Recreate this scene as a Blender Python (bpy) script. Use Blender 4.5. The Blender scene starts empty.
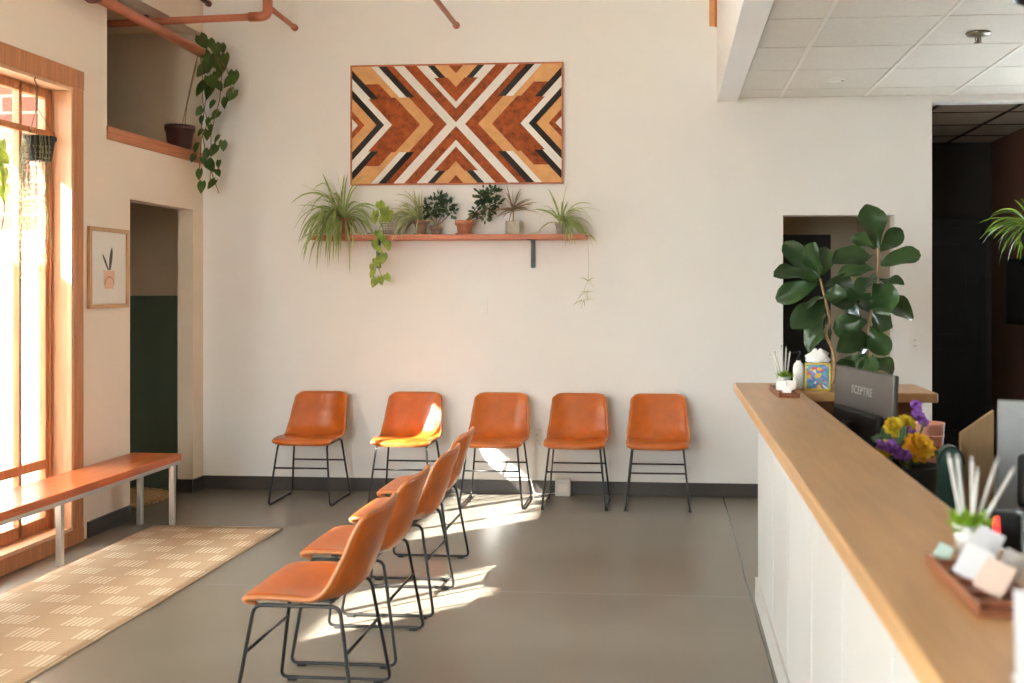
import bpy, bmesh, math, random
from mathutils import Vector, Matrix
R = math.radians
PI = math.pi
sc = bpy.context.scene
COL = sc.collection
random.seed(7)

# ---------------------------------------------------------------- materials
def nodes_of(m):
    m.use_nodes = True
    return m.node_tree.nodes, m.node_tree.links

def mat(name, col, rough=0.6, metal=0.0, var=0.0, scale=8.0, bump=0.0, bscale=60.0, coat=0.0, stretch=(1, 1, 1), col2=None, spec=0.5, detail=4.0, trans=0.0):
    """principled material with procedural colour variation and bump"""
    m = bpy.data.materials.new(name)
    n, l = nodes_of(m)
    b = n['Principled BSDF']
    b.inputs['Base Color'].default_value = (*col, 1)
    b.inputs['Roughness'].default_value = rough
    b.inputs['Metallic'].default_value = metal
    b.inputs['Specular IOR Level'].default_value = spec
    b.inputs['Coat Weight'].default_value = coat
    b.inputs['Coat Roughness'].default_value = 0.15
    tc = n.new('ShaderNodeTexCoord')
    mp = n.new('ShaderNodeMapping')
    mp.inputs['Scale'].default_value = stretch
    l.new(tc.outputs['Object'], mp.inputs['Vector'])
    if var > 0 or col2:
        no = n.new('ShaderNodeTexNoise')
        no.inputs['Scale'].default_value = scale
        no.inputs['Detail'].default_value = detail
        no.inputs['Roughness'].default_value = 0.6
        l.new(mp.outputs['Vector'], no.inputs['Vector'])
        r = n.new('ShaderNodeValToRGB')
        c2 = col2 if col2 else tuple(min(1, c * (1 + var)) for c in col)
        c1 = col if col2 else tuple(c * (1 - var) for c in col)
        r.color_ramp.elements[0].position = 0.32
        r.color_ramp.elements[1].position = 0.68
        r.color_ramp.elements[0].color = (*c1, 1)
        r.color_ramp.elements[1].color = (*c2, 1)
        l.new(no.outputs['Fac'], r.inputs['Fac'])
        l.new(r.outputs['Color'], b.inputs['Base Color'])
    if bump > 0:
        nb = n.new('ShaderNodeTexNoise')
        nb.inputs['Scale'].default_value = bscale
        nb.inputs['Detail'].default_value = 3
        l.new(mp.outputs['Vector'], nb.inputs['Vector'])
        bp = n.new('ShaderNodeBump')
        bp.inputs['Strength'].default_value = bump
        bp.inputs['Distance'].default_value = 0.01
        l.new(nb.outputs['Fac'], bp.inputs['Height'])
        l.new(bp.outputs['Normal'], b.inputs['Normal'])
    return m

def leafmat(name, c1, c2, rough=0.4, scale=14):
    m = mat(name, c1, rough, col2=c2, scale=scale, spec=0.4)
    n, l = nodes_of(m)
    b = n['Principled BSDF']
    out = n['Material Output']
    tr = n.new('ShaderNodeBsdfTranslucent')
    tr.inputs['Color'].default_value = (c2[0] * 1.2, c2[1] * 1.2, c2[2] * 0.8, 1)
    mx = n.new('ShaderNodeMixShader')
    mx.inputs[0].default_value = 0.18
    l.new(b.outputs[0], mx.inputs[1]); l.new(tr.outputs[0], mx.inputs[2])
    l.new(mx.outputs[0], out.inputs['Surface'])
    return m

def emit(name, col, s):
    m = bpy.data.materials.new(name)
    n, l = nodes_of(m)
    b = n['Principled BSDF']
    b.inputs['Base Color'].default_value = (*col, 1)
    b.inputs['Emission Color'].default_value = (*col, 1)
    b.inputs['Emission Strength'].default_value = s
    return m

def glassmat(name):
    m = bpy.data.materials.new(name)
    n, l = nodes_of(m)
    out = n['Material Output']
    t = n.new('ShaderNodeBsdfTransparent')
    t.inputs['Color'].default_value = (0.97, 0.98, 0.97, 1)
    g = n.new('ShaderNodeBsdfGlossy')
    g.inputs['Roughness'].default_value = 0.0
    lw = n.new('ShaderNodeLayerWeight'); lw.inputs['Blend'].default_value = 0.5
    pw = n.new('ShaderNodeMath'); pw.operation = 'POWER'; pw.inputs[1].default_value = 5.0; l.new(lw.outputs['Facing'], pw.inputs[0])
    ml = n.new('ShaderNodeMath'); ml.operation = 'MULTIPLY_ADD'; ml.inputs[1].default_value = 0.6; ml.inputs[2].default_value = 0.03; l.new(pw.outputs[0], ml.inputs[0])
    mx = n.new('ShaderNodeMixShader')
    l.new(ml.outputs[0], mx.inputs[0]); l.new(t.outputs[0], mx.inputs[1]); l.new(g.outputs[0], mx.inputs[2])
    l.new(mx.outputs[0], out.inputs['Surface'])
    return m

M = {}
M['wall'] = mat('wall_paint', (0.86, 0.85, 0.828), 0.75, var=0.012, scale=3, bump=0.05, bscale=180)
M['wallleft'] = mat('bounce_tinted_wall_paint', (0.77, 0.64, 0.50), 0.75, var=0.012, scale=3, bump=0.05, bscale=180)  # white paint tanned and darkened, warm bounce and shade put into the colour
M['greywall'] = mat('grey_wall_paint', (0.32, 0.30, 0.27), 0.8, var=0.02)
M['ceil'] = mat('ceiling_paint', (0.78, 0.74, 0.68), 0.8, var=0.01, bump=0.04, bscale=200)
M['tile'] = mat('ceiling_tile', (0.66, 0.615, 0.545), 0.85, var=0.03, scale=30, bump=0.25, bscale=240)
M['grid'] = mat('ceiling_grid_metal', (0.74, 0.70, 0.64), 0.5, var=0.01)
M['base'] = mat('dark_baseboard_rubber', (0.052, 0.043, 0.036), 0.35, var=0.15, scale=6)
M['green'] = mat('dark_green_paint', (0.115, 0.16, 0.125), 0.55, var=0.05, scale=5)
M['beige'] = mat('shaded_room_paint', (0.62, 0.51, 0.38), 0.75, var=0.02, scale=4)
M['loft'] = mat('loft_shade_paint', (0.66, 0.54, 0.40), 0.75, var=0.02, scale=4)  # tan colour carries the dimness of the loft, where little light reaches
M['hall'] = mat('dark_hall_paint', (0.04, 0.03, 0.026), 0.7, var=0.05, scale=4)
M['hallwall'] = mat('brown_hall_paint', (0.17, 0.07, 0.042), 0.7, var=0.06, scale=4)
M['black'] = mat('black_paint', (0.012, 0.011, 0.011), 0.45, var=0.2, scale=8)
M['blackmetal'] = mat('black_metal', (0.02, 0.019, 0.018), 0.38, metal=0.4, var=0.15, scale=20)
M['gunmetal'] = mat('dark_steel_rod', (0.035, 0.032, 0.03), 0.3, metal=0.7, var=0.15, scale=20)
M['steel'] = mat('brushed_steel', (0.62, 0.60, 0.56), 0.32, metal=0.85, var=0.06, scale=30, stretch=(1, 1, 8))
M['leather'] = mat('tan_leather', (0.48, 0.110, 0.013), 0.30, var=0.14, scale=9, bump=0.08, bscale=140, coat=0.15, spec=0.35)
M['leatheredge'] = mat('tan_leather_welt', (0.50, 0.17, 0.05), 0.38, var=0.1, scale=20)
M['fir'] = mat('orange_fir_wood', (0.44, 0.165, 0.055), 0.42, var=0.22, scale=6, stretch=(9, 9, 0.6), bump=0.05, bscale=30, coat=0.1)
M['firlight'] = mat('pale_fir_wood', (0.60, 0.33, 0.18), 0.5, var=0.12, scale=6, stretch=(9, 9, 0.6))
M['benchwood'] = mat('bench_red_wood', (0.45, 0.11, 0.028), 0.3, var=0.30, scale=5, stretch=(10, 0.7, 10), bump=0.05, bscale=30, coat=0.3)
M['shelfwood'] = mat('shelf_red_wood', (0.46, 0.13, 0.045), 0.45, var=0.30, scale=5, stretch=(0.8, 10, 10), bump=0.06, bscale=30)
M['sillwood'] = mat('sill_red_wood', (0.44, 0.145, 0.055), 0.45, var=0.2, scale=5, stretch=(10, 0.8, 10))
M['oak'] = mat('counter_oak', (0.45, 0.255, 0.11), 0.30, var=0.13, scale=3.5, stretch=(8, 0.8, 8))
M['oakdark'] = mat('counter_return_wood', (0.26, 0.115, 0.045), 0.4, var=0.2, scale=4, stretch=(1, 1, 6))
M['panelwhite'] = mat('counter_white_paint', (0.53, 0.515, 0.49), 0.5, var=0.012, scale=4)
M['pipe'] = mat('orange_red_pipe_paint', (0.42, 0.125, 0.058), 0.42, var=0.08, scale=12)
M['pipedark'] = mat('dark_pipe_fitting', (0.17, 0.05, 0.03), 0.45, var=0.12, scale=12)
M['rust'] = mat('rust_stained_wood', (0.17, 0.030, 0.005), 0.6, spec=0.25, col2=(0.43, 0.088, 0.013), scale=24, stretch=(1, 1, 1), bump=0.05, detail=6)
M['tanwood'] = mat('pale_tan_wood', (0.64, 0.33, 0.13), 0.6, spec=0.25, var=0.10, scale=16)
M['whitewood'] = mat('white_painted_wood', (0.80, 0.775, 0.73), 0.55, var=0.04, scale=16)
M['ebony'] = mat('black_stained_wood', (0.020, 0.014, 0.011), 0.6, spec=0.25, var=0.25, scale=16)
M['terra'] = mat('terracotta', (0.43, 0.165, 0.085), 0.75, var=0.18, scale=18, bump=0.08)
M['clay'] = mat('grey_brown_clay', (0.26, 0.17, 0.115), 0.7, var=0.18, scale=18)
M['concrete'] = mat('pale_concrete', (0.42, 0.39, 0.33), 0.8, var=0.14, scale=24, bump=0.1)
M['plum'] = mat('plum_glazed_pot', (0.075, 0.03, 0.026), 0.35, var=0.15, scale=14)
M['soil'] = mat('potting_soil', (0.05, 0.032, 0.02), 0.95, var=0.4, scale=60, bump=0.4, bscale=80)
M['wire'] = mat('white_wire', (0.70, 0.66, 0.60), 0.5, var=0.02)
M['stem'] = mat('brown_stem', (0.20, 0.115, 0.05), 0.7, var=0.25, scale=30)
M['trunk'] = mat('fig_trunk_bark', (0.34, 0.20, 0.09), 0.7, var=0.25, scale=30)
M['vine'] = mat('green_vine_stem', (0.16, 0.20, 0.05), 0.6, var=0.2, scale=30)
M['spider'] = leafmat('spider_plant_leaf', (0.15, 0.22, 0.05), (0.45, 0.52, 0.22), 0.45, 20)
M['pale'] = leafmat('pale_spider_leaf', (0.24, 0.31, 0.12), (0.56, 0.58, 0.34), 0.45, 20)
M['lime'] = leafmat('lime_pothos_leaf', (0.045, 0.11, 0.015), (0.40, 0.48, 0.07), 0.4, 16)
M['dark'] = leafmat('dark_bushy_leaf', (0.020, 0.05, 0.022), (0.065, 0.12, 0.05), 0.4, 30)
M['philo'] = leafmat('philodendron_leaf', (0.025, 0.06, 0.012), (0.075, 0.13, 0.03), 0.35, 10)
M['fig'] = leafmat('fiddle_leaf', (0.012, 0.030, 0.013), (0.045, 0.090, 0.026), 0.30, 5)
M['drac'] = leafmat('bronze_spiky_leaf', (0.20, 0.16, 0.07), (0.36, 0.22, 0.13), 0.5, 16)
M['fern'] = leafmat('bright_fern_leaf', (0.07, 0.14, 0.015), (0.20, 0.30, 0.04), 0.5, 14)
M['succ'] = leafmat('succulent_grass_leaf', (0.10, 0.22, 0.01), (0.28, 0.42, 0.03), 0.5, 40)
M['pearl'] = leafmat('dry_trailing_leaf', (0.13, 0.11, 0.05), (0.30, 0.26, 0.13), 0.6, 30)
M['white'] = mat('white_ceramic', (0.80, 0.77, 0.72), 0.3, var=0.01)
M['penwhite'] = mat('frosted_pen_plastic', (0.50, 0.48, 0.45), 0.35, var=0.03)
M['cardwhite'] = mat('white_card', (0.46, 0.445, 0.45), 0.8, var=0.01)
M['paper'] = mat('white_paper', (0.85, 0.83, 0.80), 0.8, var=0.01)
M['peach'] = mat('peach_paper', (0.46, 0.33, 0.27), 0.8, var=0.02)
M['mint'] = mat('mint_paper', (0.30, 0.38, 0.33), 0.8, var=0.02)
M['greycard'] = mat('grey_card', (0.34, 0.30, 0.28), 0.8, var=0.03)
M['traywood'] = mat('red_brown_tray_wood', (0.22, 0.075, 0.035), 0.4, var=0.2, scale=8, stretch=(6, 1, 6))
M['plastic'] = mat('black_plastic', (0.012, 0.011, 0.010), 0.5, spec=0.3, var=0.1, scale=30)
M['plasticgrey'] = mat('dark_grey_plastic', (0.065, 0.056, 0.049), 0.42, var=0.05, scale=30)
M['silver'] = mat('silver_grey_plastic', (0.13, 0.122, 0.115), 0.4, metal=0.2, var=0.04, scale=20)
M['logo'] = mat('silver_lettering', (0.30, 0.28, 0.26), 0.4, metal=0.2, var=0.02)
M['screen'] = mat('dark_screen', (0.01, 0.01, 0.012), 0.15, var=0.1)
M['pink'] = mat('salmon_pink_glaze', (0.55, 0.24, 0.17), 0.5, var=0.05, scale=10)
M['teal'] = mat('dark_teal_green', (0.018, 0.06, 0.048), 0.4, var=0.08, scale=10)
M['cardboard'] = mat('tan_board', (0.30, 0.185, 0.09), 0.8, var=0.07, scale=12, stretch=(8, 8, 1))
M['yellow'] = mat('yellow_petal', (0.50, 0.34, 0.01), 0.6, col2=(0.60, 0.47, 0.03), scale=30)
M['gold'] = mat('golden_petal', (0.54, 0.22, 0.006), 0.6, col2=(0.62, 0.36, 0.012), scale=30)
M['purple'] = mat('purple_petal', (0.12, 0.025, 0.22), 0.6, col2=(0.25, 0.075, 0.36), scale=40)
M['lightframe'] = mat('light_oak_frame', (0.50, 0.28, 0.13), 0.5, var=0.12, scale=8, stretch=(6, 6, 1))
M['printpaper'] = mat('cream_print_paper', (0.72, 0.665, 0.58), 0.8, var=0.015)
M['printpeach'] = mat('peach_ink', (0.70, 0.44, 0.29), 0.8, var=0.04)
M['printrust'] = mat('rust_ink', (0.50, 0.25, 0.14), 0.8, var=0.04)
M['printolive'] = mat('olive_ink', (0.09, 0.085, 0.05), 0.8, var=0.1)
M['jute'] = mat('braided_jute', (0.34, 0.20, 0.09), 0.95, col2=(0.55, 0.36, 0.18), scale=40, bump=0.5, bscale=90)
M['ground'] = mat('outdoor_paving', (0.72, 0.70, 0.66), 0.9, var=0.05, scale=3)
M['outwhite'] = mat('outdoor_pale_render', (0.75, 0.73, 0.70), 0.9, var=0.03, scale=3)
M['grout'] = mat('sprinkler_brass', (0.20, 0.17, 0.12), 0.4, metal=0.6, var=0.1)
M['glass'] = glassmat('window_glass')
M['red'] = emit('red_light', (1.0, 0.03, 0.03), 1.6)
M['plate'] = mat('white_switch_plastic', (0.86, 0.845, 0.82), 0.4, var=0.01)
M['whitebox'] = mat('white_device_plastic', (0.74, 0.74, 0.72), 0.4, var=0.01)

def brickmat():
    m = bpy.data.materials.new('red_brick'); n, l = nodes_of(m)
    b = n['Principled BSDF']; b.inputs['Roughness'].default_value = 0.9
    tc = n.new('ShaderNodeTexCoord'); mp = n.new('ShaderNodeMapping')
    mp.inputs['Rotation'].default_value = (R(90), 0, 0)
    l.new(tc.outputs['Object'], mp.inputs['Vector'])
    br = n.new('ShaderNodeTexBrick')
    br.inputs['Color1'].default_value = (0.125, 0.040, 0.024, 1); br.inputs['Color2'].default_value = (0.16, 0.056, 0.033, 1)
    br.inputs['Mortar'].default_value = (0.24, 0.18, 0.14, 1)
    br.inputs['Scale'].default_value = 1.0; br.inputs['Brick Width'].default_value = 0.25; br.inputs['Row Height'].default_value = 0.105
    br.inputs['Mortar Size'].default_value = 0.009
    l.new(mp.outputs['Vector'], br.inputs['Vector']); l.new(br.outputs['Color'], b.inputs['Base Color'])
    return m
M['brick'] = brickmat()

def floormat():
    m = bpy.data.materials.new('polished_concrete'); n, l = nodes_of(m)
    b = n['Principled BSDF']
    tc = n.new('ShaderNodeTexCoord')
    n1 = n.new('ShaderNodeTexNoise'); n1.inputs['Scale'].default_value = 0.9; n1.inputs['Detail'].default_value = 2; n1.inputs['Roughness'].default_value = 0.65
    l.new(tc.outputs['Object'], n1.inputs['Vector'])
    r = n.new('ShaderNodeValToRGB')
    r.color_ramp.elements[0].position = 0.3; r.color_ramp.elements[1].position = 0.75
    r.color_ramp.elements[0].color = (0.172, 0.148, 0.115, 1); r.color_ramp.elements[1].color = (0.196, 0.170, 0.133, 1)
    l.new(n1.outputs['Fac'], r.inputs['Fac'])
    # saw-cut control joints
    sx = n.new('ShaderNodeSeparateXYZ'); 
    nz = n.new('ShaderNodeTexNoise'); nz.inputs['Scale'].default_value = 1.1
    l.new(tc.outputs['Object'], nz.inputs['Vector'])
    l.new(tc.outputs['Object'], sx.inputs[0])
    def line(sock, pos, w, wob):
        a = n.new('ShaderNodeMath'); a.operation = 'MULTIPLY_ADD'
        l.new(nz.outputs['Fac'], a.inputs[0]); a.inputs[1].default_value = wob; l.new(sock, a.inputs[2])
        s = n.new('ShaderNodeMath'); s.operation = 'SUBTRACT'; l.new(a.outputs[0], s.inputs[0]); s.inputs[1].default_value = pos + wob * 0.5
        ab = n.new('ShaderNodeMath'); ab.operation = 'ABSOLUTE'; l.new(s.outputs[0], ab.inputs[0])
        lt = n.new('ShaderNodeMath'); lt.operation = 'LESS_THAN'; l.new(ab.outputs[0], lt.inputs[0]); lt.inputs[1].default_value = w
        return lt.outputs[0]
    la = line(sx.outputs['Y'], 4.95, 0.006, 0.0)
    lb = line(sx.outputs['X'], 0.41, 0.0035, 0.05)
    m1 = n.new('ShaderNodeMixRGB'); l.new(la, m1.inputs[0]); l.new(r.outputs['Color'], m1.inputs[1]); m1.inputs[2].default_value = (0.20, 0.185, 0.16, 1)
    m2 = n.new('ShaderNodeMixRGB'); l.new(lb, m2.inputs[0]); l.new(m1.outputs[0], m2.inputs[1]); m2.inputs[2].default_value = (0.03, 0.027, 0.023, 1)
    l.new(m2.outputs[0], b.inputs['Base Color'])
    n2 = n.new('ShaderNodeTexNoise'); n2.inputs['Scale'].default_value = 1.5; n2.inputs['Detail'].default_value = 1
    l.new(tc.outputs['Object'], n2.inputs['Vector'])
    mr = n.new('ShaderNodeMapRange'); mr.inputs['To Min'].default_value = 0.24; mr.inputs['To Max'].default_value = 0.28
    l.new(n2.outputs['Fac'], mr.inputs['Value']); l.new(mr.outputs[0], b.inputs['Roughness'])
    return m
M['floor'] = floormat()

def rugmat():
    m = bpy.data.materials.new('woven_rug'); n, l = nodes_of(m)
    b = n['Principled BSDF']; b.inputs['Roughness'].default_value = 0.95; b.inputs['Specular IOR Level'].default_value = 0.1
    tc = n.new('ShaderNodeTexCoord'); sx = n.new('ShaderNodeSeparateXYZ'); l.new(tc.outputs['Object'], sx.inputs[0])
    def math_(op, a, bb=None, c=None):
        q = n.new('ShaderNodeMath'); q.operation = op
        for i, v in enumerate((a, bb, c)):
            if v is None: continue
            if isinstance(v, (int, float)): q.inputs[i].default_value = v
            else: l.new(v, q.inputs[i])
        return q.outputs[0]
    S = 0.155
    ux = math_('DIVIDE', sx.outputs['X'], S); uy = math_('DIVIDE', sx.outputs['Y'], S)
    fx = math_('FLOOR', ux); fy = math_('FLOOR', uy)
    par = math_('MODULO', math_('ADD', math_('ADD', fx, fy), 200), 2)
    # ribs
    rx = math_('SINE', math_('MULTIPLY', ux, 2 * PI * 6)); ry = math_('SINE', math_('MULTIPLY', uy, 2 * PI * 7))
    gx = math_('GREATER_THAN', rx, 0.0); gy = math_('GREATER_THAN', ry, 0.25)
    ay = math_('FRACT', uy); inb = math_('MULTIPLY', math_('GREATER_THAN', ay, 0.12), math_('LESS_THAN', ay, 0.88))
    gx = math_('MULTIPLY', gx, inb)
    fac = math_('ADD', math_('MULTIPLY', gx, par), math_('MULTIPLY', math_('MULTIPLY', gy, 0.16), math_('SUBTRACT', 1.0, par)))
    mx = n.new('ShaderNodeMixRGB'); l.new(fac, mx.inputs[0])
    mx.inputs[1].default_value = (0.46, 0.32, 0.20, 1); mx.inputs[2].default_value = (0.70, 0.57, 0.42, 1)
    no = n.new('ShaderNodeTexNoise'); no.inputs['Scale'].default_value = 90; l.new(tc.outputs['Object'], no.inputs['Vector'])
    mu = n.new('ShaderNodeMixRGB'); mu.blend_type = 'MULTIPLY'; mu.inputs[0].default_value = 0.35
    l.new(mx.outputs[0], mu.inputs[1]); l.new(no.outputs['Color'], mu.inputs[2])
    sat = n.new('ShaderNodeMixRGB'); sat.inputs[0].default_value = 0.6; l.new(mu.outputs[0], sat.inputs[1]); l.new(mx.outputs[0], sat.inputs[2])
    l.new(sat.outputs[0], b.inputs['Base Color'])
    bp = n.new('ShaderNodeBump'); bp.inputs['Strength'].default_value = 0.5; bp.inputs['Distance'].default_value = 0.004
    l.new(fac, bp.inputs['Height']); l.new(bp.outputs[0], b.inputs['Normal'])
    return m
M['rug'] = rugmat()
M['rugedge'] = mat('rug_edge_tape', (0.46, 0.32, 0.20), 0.95, var=0.06, scale=60)

def tissuemat():
    m = bpy.data.materials.new('colourful_print'); n, l = nodes_of(m)
    b = n['Principled BSDF']; b.inputs['Roughness'].default_value = 0.5
    tc = n.new('ShaderNodeTexCoord'); v = n.new('ShaderNodeTexVoronoi'); v.inputs['Scale'].default_value = 70
    no = n.new('ShaderNodeTexNoise'); no.inputs['Scale'].default_value = 18
    ad = n.new('ShaderNodeMixRGB'); ad.inputs[0].default_value = 0.04
    l.new(tc.outputs['Object'], no.inputs['Vector']); l.new(tc.outputs['Object'], ad.inputs[1]); l.new(no.outputs['Color'], ad.inputs[2])
    l.new(ad.outputs[0], v.inputs['Vector'])
    sp = n.new('ShaderNodeSeparateColor'); l.new(v.outputs['Color'], sp.inputs[0])
    r = n.new('ShaderNodeValToRGB'); r.color_ramp.interpolation = 'CONSTANT'
    cols = [(0, (0.05, 0.16, 0.38)), (0.28, (0.08, 0.30, 0.36)), (0.45, (0.50, 0.06, 0.05)), (0.6, (0.62, 0.60, 0.50)), (0.72, (0.60, 0.36, 0.03)), (0.85, (0.16, 0.22, 0.45))]
    r.color_ramp.elements[0].position = 0; r.color_ramp.elements[0].color = (*cols[0][1], 1)
    r.color_ramp.elements[1].position = cols[1][0]; r.color_ramp.elements[1].color = (*cols[1][1], 1)
    for p, c in cols[2:]:
        e = r.color_ramp.elements.new(p); e.color = (*c, 1)
    l.new(sp.outputs[0], r.inputs['Fac']); l.new(r.outputs['Color'], b.inputs['Base Color'])
    return m
M['tissueprint'] = tissuemat()

# ---------------------------------------------------------------- mesh builder
class MB:
    def __init__(self): self.bm = bmesh.new()
    def _f(self, vs, mi, smooth):
        try:
            f = self.bm.faces.new(vs); f.material_index = mi; f.smooth = smooth; return f
        except ValueError: return None
    def box(self, x0, x1, y0, y1, z0, z1, b=0.0, mi=0, mtx=None, seg=2):
        t = bmesh.new()
        r = bmesh.ops.create_cube(t, size=1)
        for v in t.verts:
            v.co = Vector(((x0 + x1) / 2 + v.co.x * (x1 - x0), (y0 + y1) / 2 + v.co.y * (y1 - y0), (z0 + z1) / 2 + v.co.z * (z1 - z0)))
        if b > 0: bmesh.ops.bevel(t, geom=t.edges[:], offset=b, segments=seg, affect='EDGES', profile=0.5)
        return self._merge(t, mi, False, mtx)
    def _merge(self, t, mi, smooth, mtx=None):
        mp = {}
        for v in t.verts:
            mp[v] = self.bm.verts.new(mtx @ v.co if mtx else v.co)
        for f in t.faces: self._f([mp[v] for v in f.verts], mi, smooth)
        t.free(); return self
    def tube(self, pts, r, seg=8, mi=0, cap=True, closed=False, smooth=True):
        pts = [Vector(p) for p in pts]
        n = len(pts); rad = r if isinstance(r, (list, tuple)) else [r] * n
        rings = []; up = None
        for i, p in enumerate(pts):
            a = pts[i - 1] if (i > 0 or closed) else p
            c = pts[(i + 1) % n] if (i < n - 1 or closed) else p
            t = (c - a)
            if t.length < 1e-9: t = Vector((0, 0, 1))
            t.normalize()
            if up is None:
                up = t.orthogonal().normalized()
            else:
                up = (up - t * up.dot(t))
                up = up.normalized() if up.length > 1e-6 else t.orthogonal().normalized()
            s = t.cross(up)
            rings.append([self.bm.verts.new(p + (up * math.cos(2 * PI * k / seg) + s * math.sin(2 * PI * k / seg)) * rad[i]) for k in range(seg)])
        m = n if closed else n - 1
        for i in range(m):
            A, B = rings[i], rings[(i + 1) % n]
            off = 0
            if closed and i == n - 1:
                best = min(range(seg), key=lambda o: (A[0].co - B[o].co).length); off = best
            for k in range(seg):
                self._f([A[k], A[(k + 1) % seg], B[(k + 1 + off) % seg], B[(k + off) % seg]], mi, smooth)
        if cap and not closed:
            self._f(rings[0][::-1], mi, False); self._f(rings[-1], mi, False)
        return self
    def lathe(self, prof, c=(0, 0, 0), seg=24, mi=0, smooth=True, axis='z'):
        c = Vector(c); rings = []
        for (r, z) in prof:
            if r < 1e-6:
                rings.append([self.bm.verts.new(c + Vector((0, 0, z)))])
            else:
                rings.append([self.bm.verts.new(c + Vector((r * math.cos(2 * PI * k / seg), r * math.sin(2 * PI * k / seg), z))) for k in range(seg)])
        for A, B in zip(rings, rings[1:]):
            for k in range(seg):
                a = A[k % len(A)]; a2 = A[(k + 1) % len(A)]; b = B[k % len(B)]; b2 = B[(k + 1) % len(B)]
                vs = []
                for v in (a, a2, b2, b):
                    if v not in vs: vs.append(v)
                if len(vs) >= 3: self._f(vs, mi, smooth)
        return self
    def grid(self, P, mi=0, smooth=True):
        V = [[self.bm.verts.new(Vector(p)) for p in row] for row in P]
        for i in range(len(V) - 1):
            for j in range(len(V[0]) - 1):
                self._f([V[i][j], V[i][j + 1], V[i + 1][j + 1], V[i + 1][j]], mi, smooth)
        return self
    def prism(self, poly, y0, y1, mi=0):
        """poly in (x,z), extruded from y0 to y1"""
        a = [self.bm.verts.new((x, y0, z)) for x, z in poly]; b = [self.bm.verts.new((x, y1, z)) for x, z in poly]
        self._f(a, mi, False); self._f(b[::-1], mi, False)
        for i in range(len(poly)):
            j = (i + 1) % len(poly); self._f([a[j], a[i], b[i], b[j]], mi, False)
        return self
    def ball(self, c, r, seg=10, rings=7, mi=0, sc=(1, 1, 1)):
        c = Vector(c)
        t = bmesh.new(); bmesh.ops.create_uvsphere(t, u_segments=seg, v_segments=rings, radius=r)
        for v in t.verts: v.co = Vector((v.co.x * sc[0], v.co.y * sc[1], v.co.z * sc[2])) + c
        return self._merge(t, mi, True)
    def build(self, name, mats, parent=None, origin=None):
        me = bpy.data.meshes.new(name)
        bmesh.ops.recalc_face_normals(self.bm, faces=self.bm.faces[:])
        if origin is not None:
            o = Vector(origin)
            for v in self.bm.verts: v.co -= o
        self.bm.to_mesh(me); self.bm.free()
        for m in (mats if isinstance(mats, (list, tuple)) else [mats]): me.materials.append(m)
        ob = bpy.data.objects.new(name, me); COL.objects.link(ob)
        if parent is not None: ob.parent = parent
        if origin is not None and parent is None: ob.location = origin
        return ob

def tag(o, label, cat, group=None, kind=None):
    o['label'] = label; o['category'] = cat
    if group: o['group'] = group
    if kind: o['kind'] = kind
    return o
def thing(name, label, cat, loc=(0, 0, 0), rz=0.0, group=None):
    o = bpy.data.objects.new(name, None); COL.objects.link(o)
    o.empty_display_size = 0.1
    o.location = loc; o.rotation_euler = (0, 0, rz)
    return tag(o, label, cat, group)
def struct(o, label=None, cat=None):
    o['kind'] = 'structure'
    if label: o['label'] = label
    if cat: o['category'] = cat
    return o
def kids(o): return [c for c in bpy.data.objects if c.parent == o]
def copy_tree(o, parent=None):
    c = o.copy(); COL.objects.link(c)
    if parent is not None: c.parent = parent
    for ch in kids(o): copy_tree(ch, c)
    return c

# ---------------------------------------------------------------- camera frame helpers (pixel -> place, for measuring only)
FPX, PX0, PY0, CH, TH = 985.0, 591.0, 288.0, 1.54, R(4.5)
CT, ST = math.cos(TH), math.sin(TH)
def at(px, py, Y):
    t = (px - PX0) / FPX; zc = Y / (t * ST + CT); xc = t * zc
    return Vector((xc * CT - zc * ST, Y, CH - (py - PY0) / FPX * zc))

D = 7.32      # back wall
XL = -3.57    # left wall

# ================================================================ SETTING
b = MB(); b.box(XL - 0.12, 4.4, -3.2, 11.0, -0.06, 0.0); struct(b.build('floor', M['floor']), 'dark grey polished concrete floor', 'floor')
b = MB(); b.box(-6.6, XL - 0.12, 5.85, 11.0, -0.06, 0.0); struct(b.build('floor', M['floor']), 'dark floor of the side room through the doorway', 'floor')

# back wall with two openings
b = MB()
ZT = 4.8
O1 = (0.838, 1.64, 2.073); O2 = (1.906, 2.893)
b.box(-6.6, O1[0], D, D + 0.15, 0, ZT)
b.box(O1[0], O1[1], D, D + 0.15, O1[2], ZT)
b.box(O1[1], O2[0], D, D + 0.15, 0, ZT)
b.box(O2[0], 4.4, D, D + 0.15, O2[1], ZT)
struct(b.build('wall_back', M['wall']), 'white back wall behind the row of chairs', 'wall')

# left wall with window, doorway and loft opening
W1 = (3.95, 5.631, 0.09, 2.737); W2 = (2.25, 3.15, 0.09, 2.737); W3 = (-3.0, -0.1, 0.15, 3.3)
DR = (6.289, 7.16, 2.13); LO = (6.02, D, 2.53, 3.49)
b = MB()
x0, x1 = XL - 0.12, XL
def seg(y0, y1, z0, z1): b.box(x0, x1, y0, y1, z0, z1)
for w in (W1, W2, W3):
    seg(w[0], w[1], 0, w[2]); seg(w[0], w[1], w[3], ZT)
seg(-3.2, W3[0], 0, ZT); seg(W3[1], W2[0], 0, ZT); seg(W2[1], W1[0], 0, ZT)
seg(W1[1], LO[0], 0, ZT)
seg(LO[0], DR[0], 0, LO[2]); seg(DR[0], DR[1], DR[2], LO[2]); seg(DR[1], D, 0, LO[2])
seg(LO[0], D, LO[3], ZT)
struct(b.build('wall_left', M['wallleft']), 'white left wall with the wooden window and doorway', 'wall')

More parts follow.
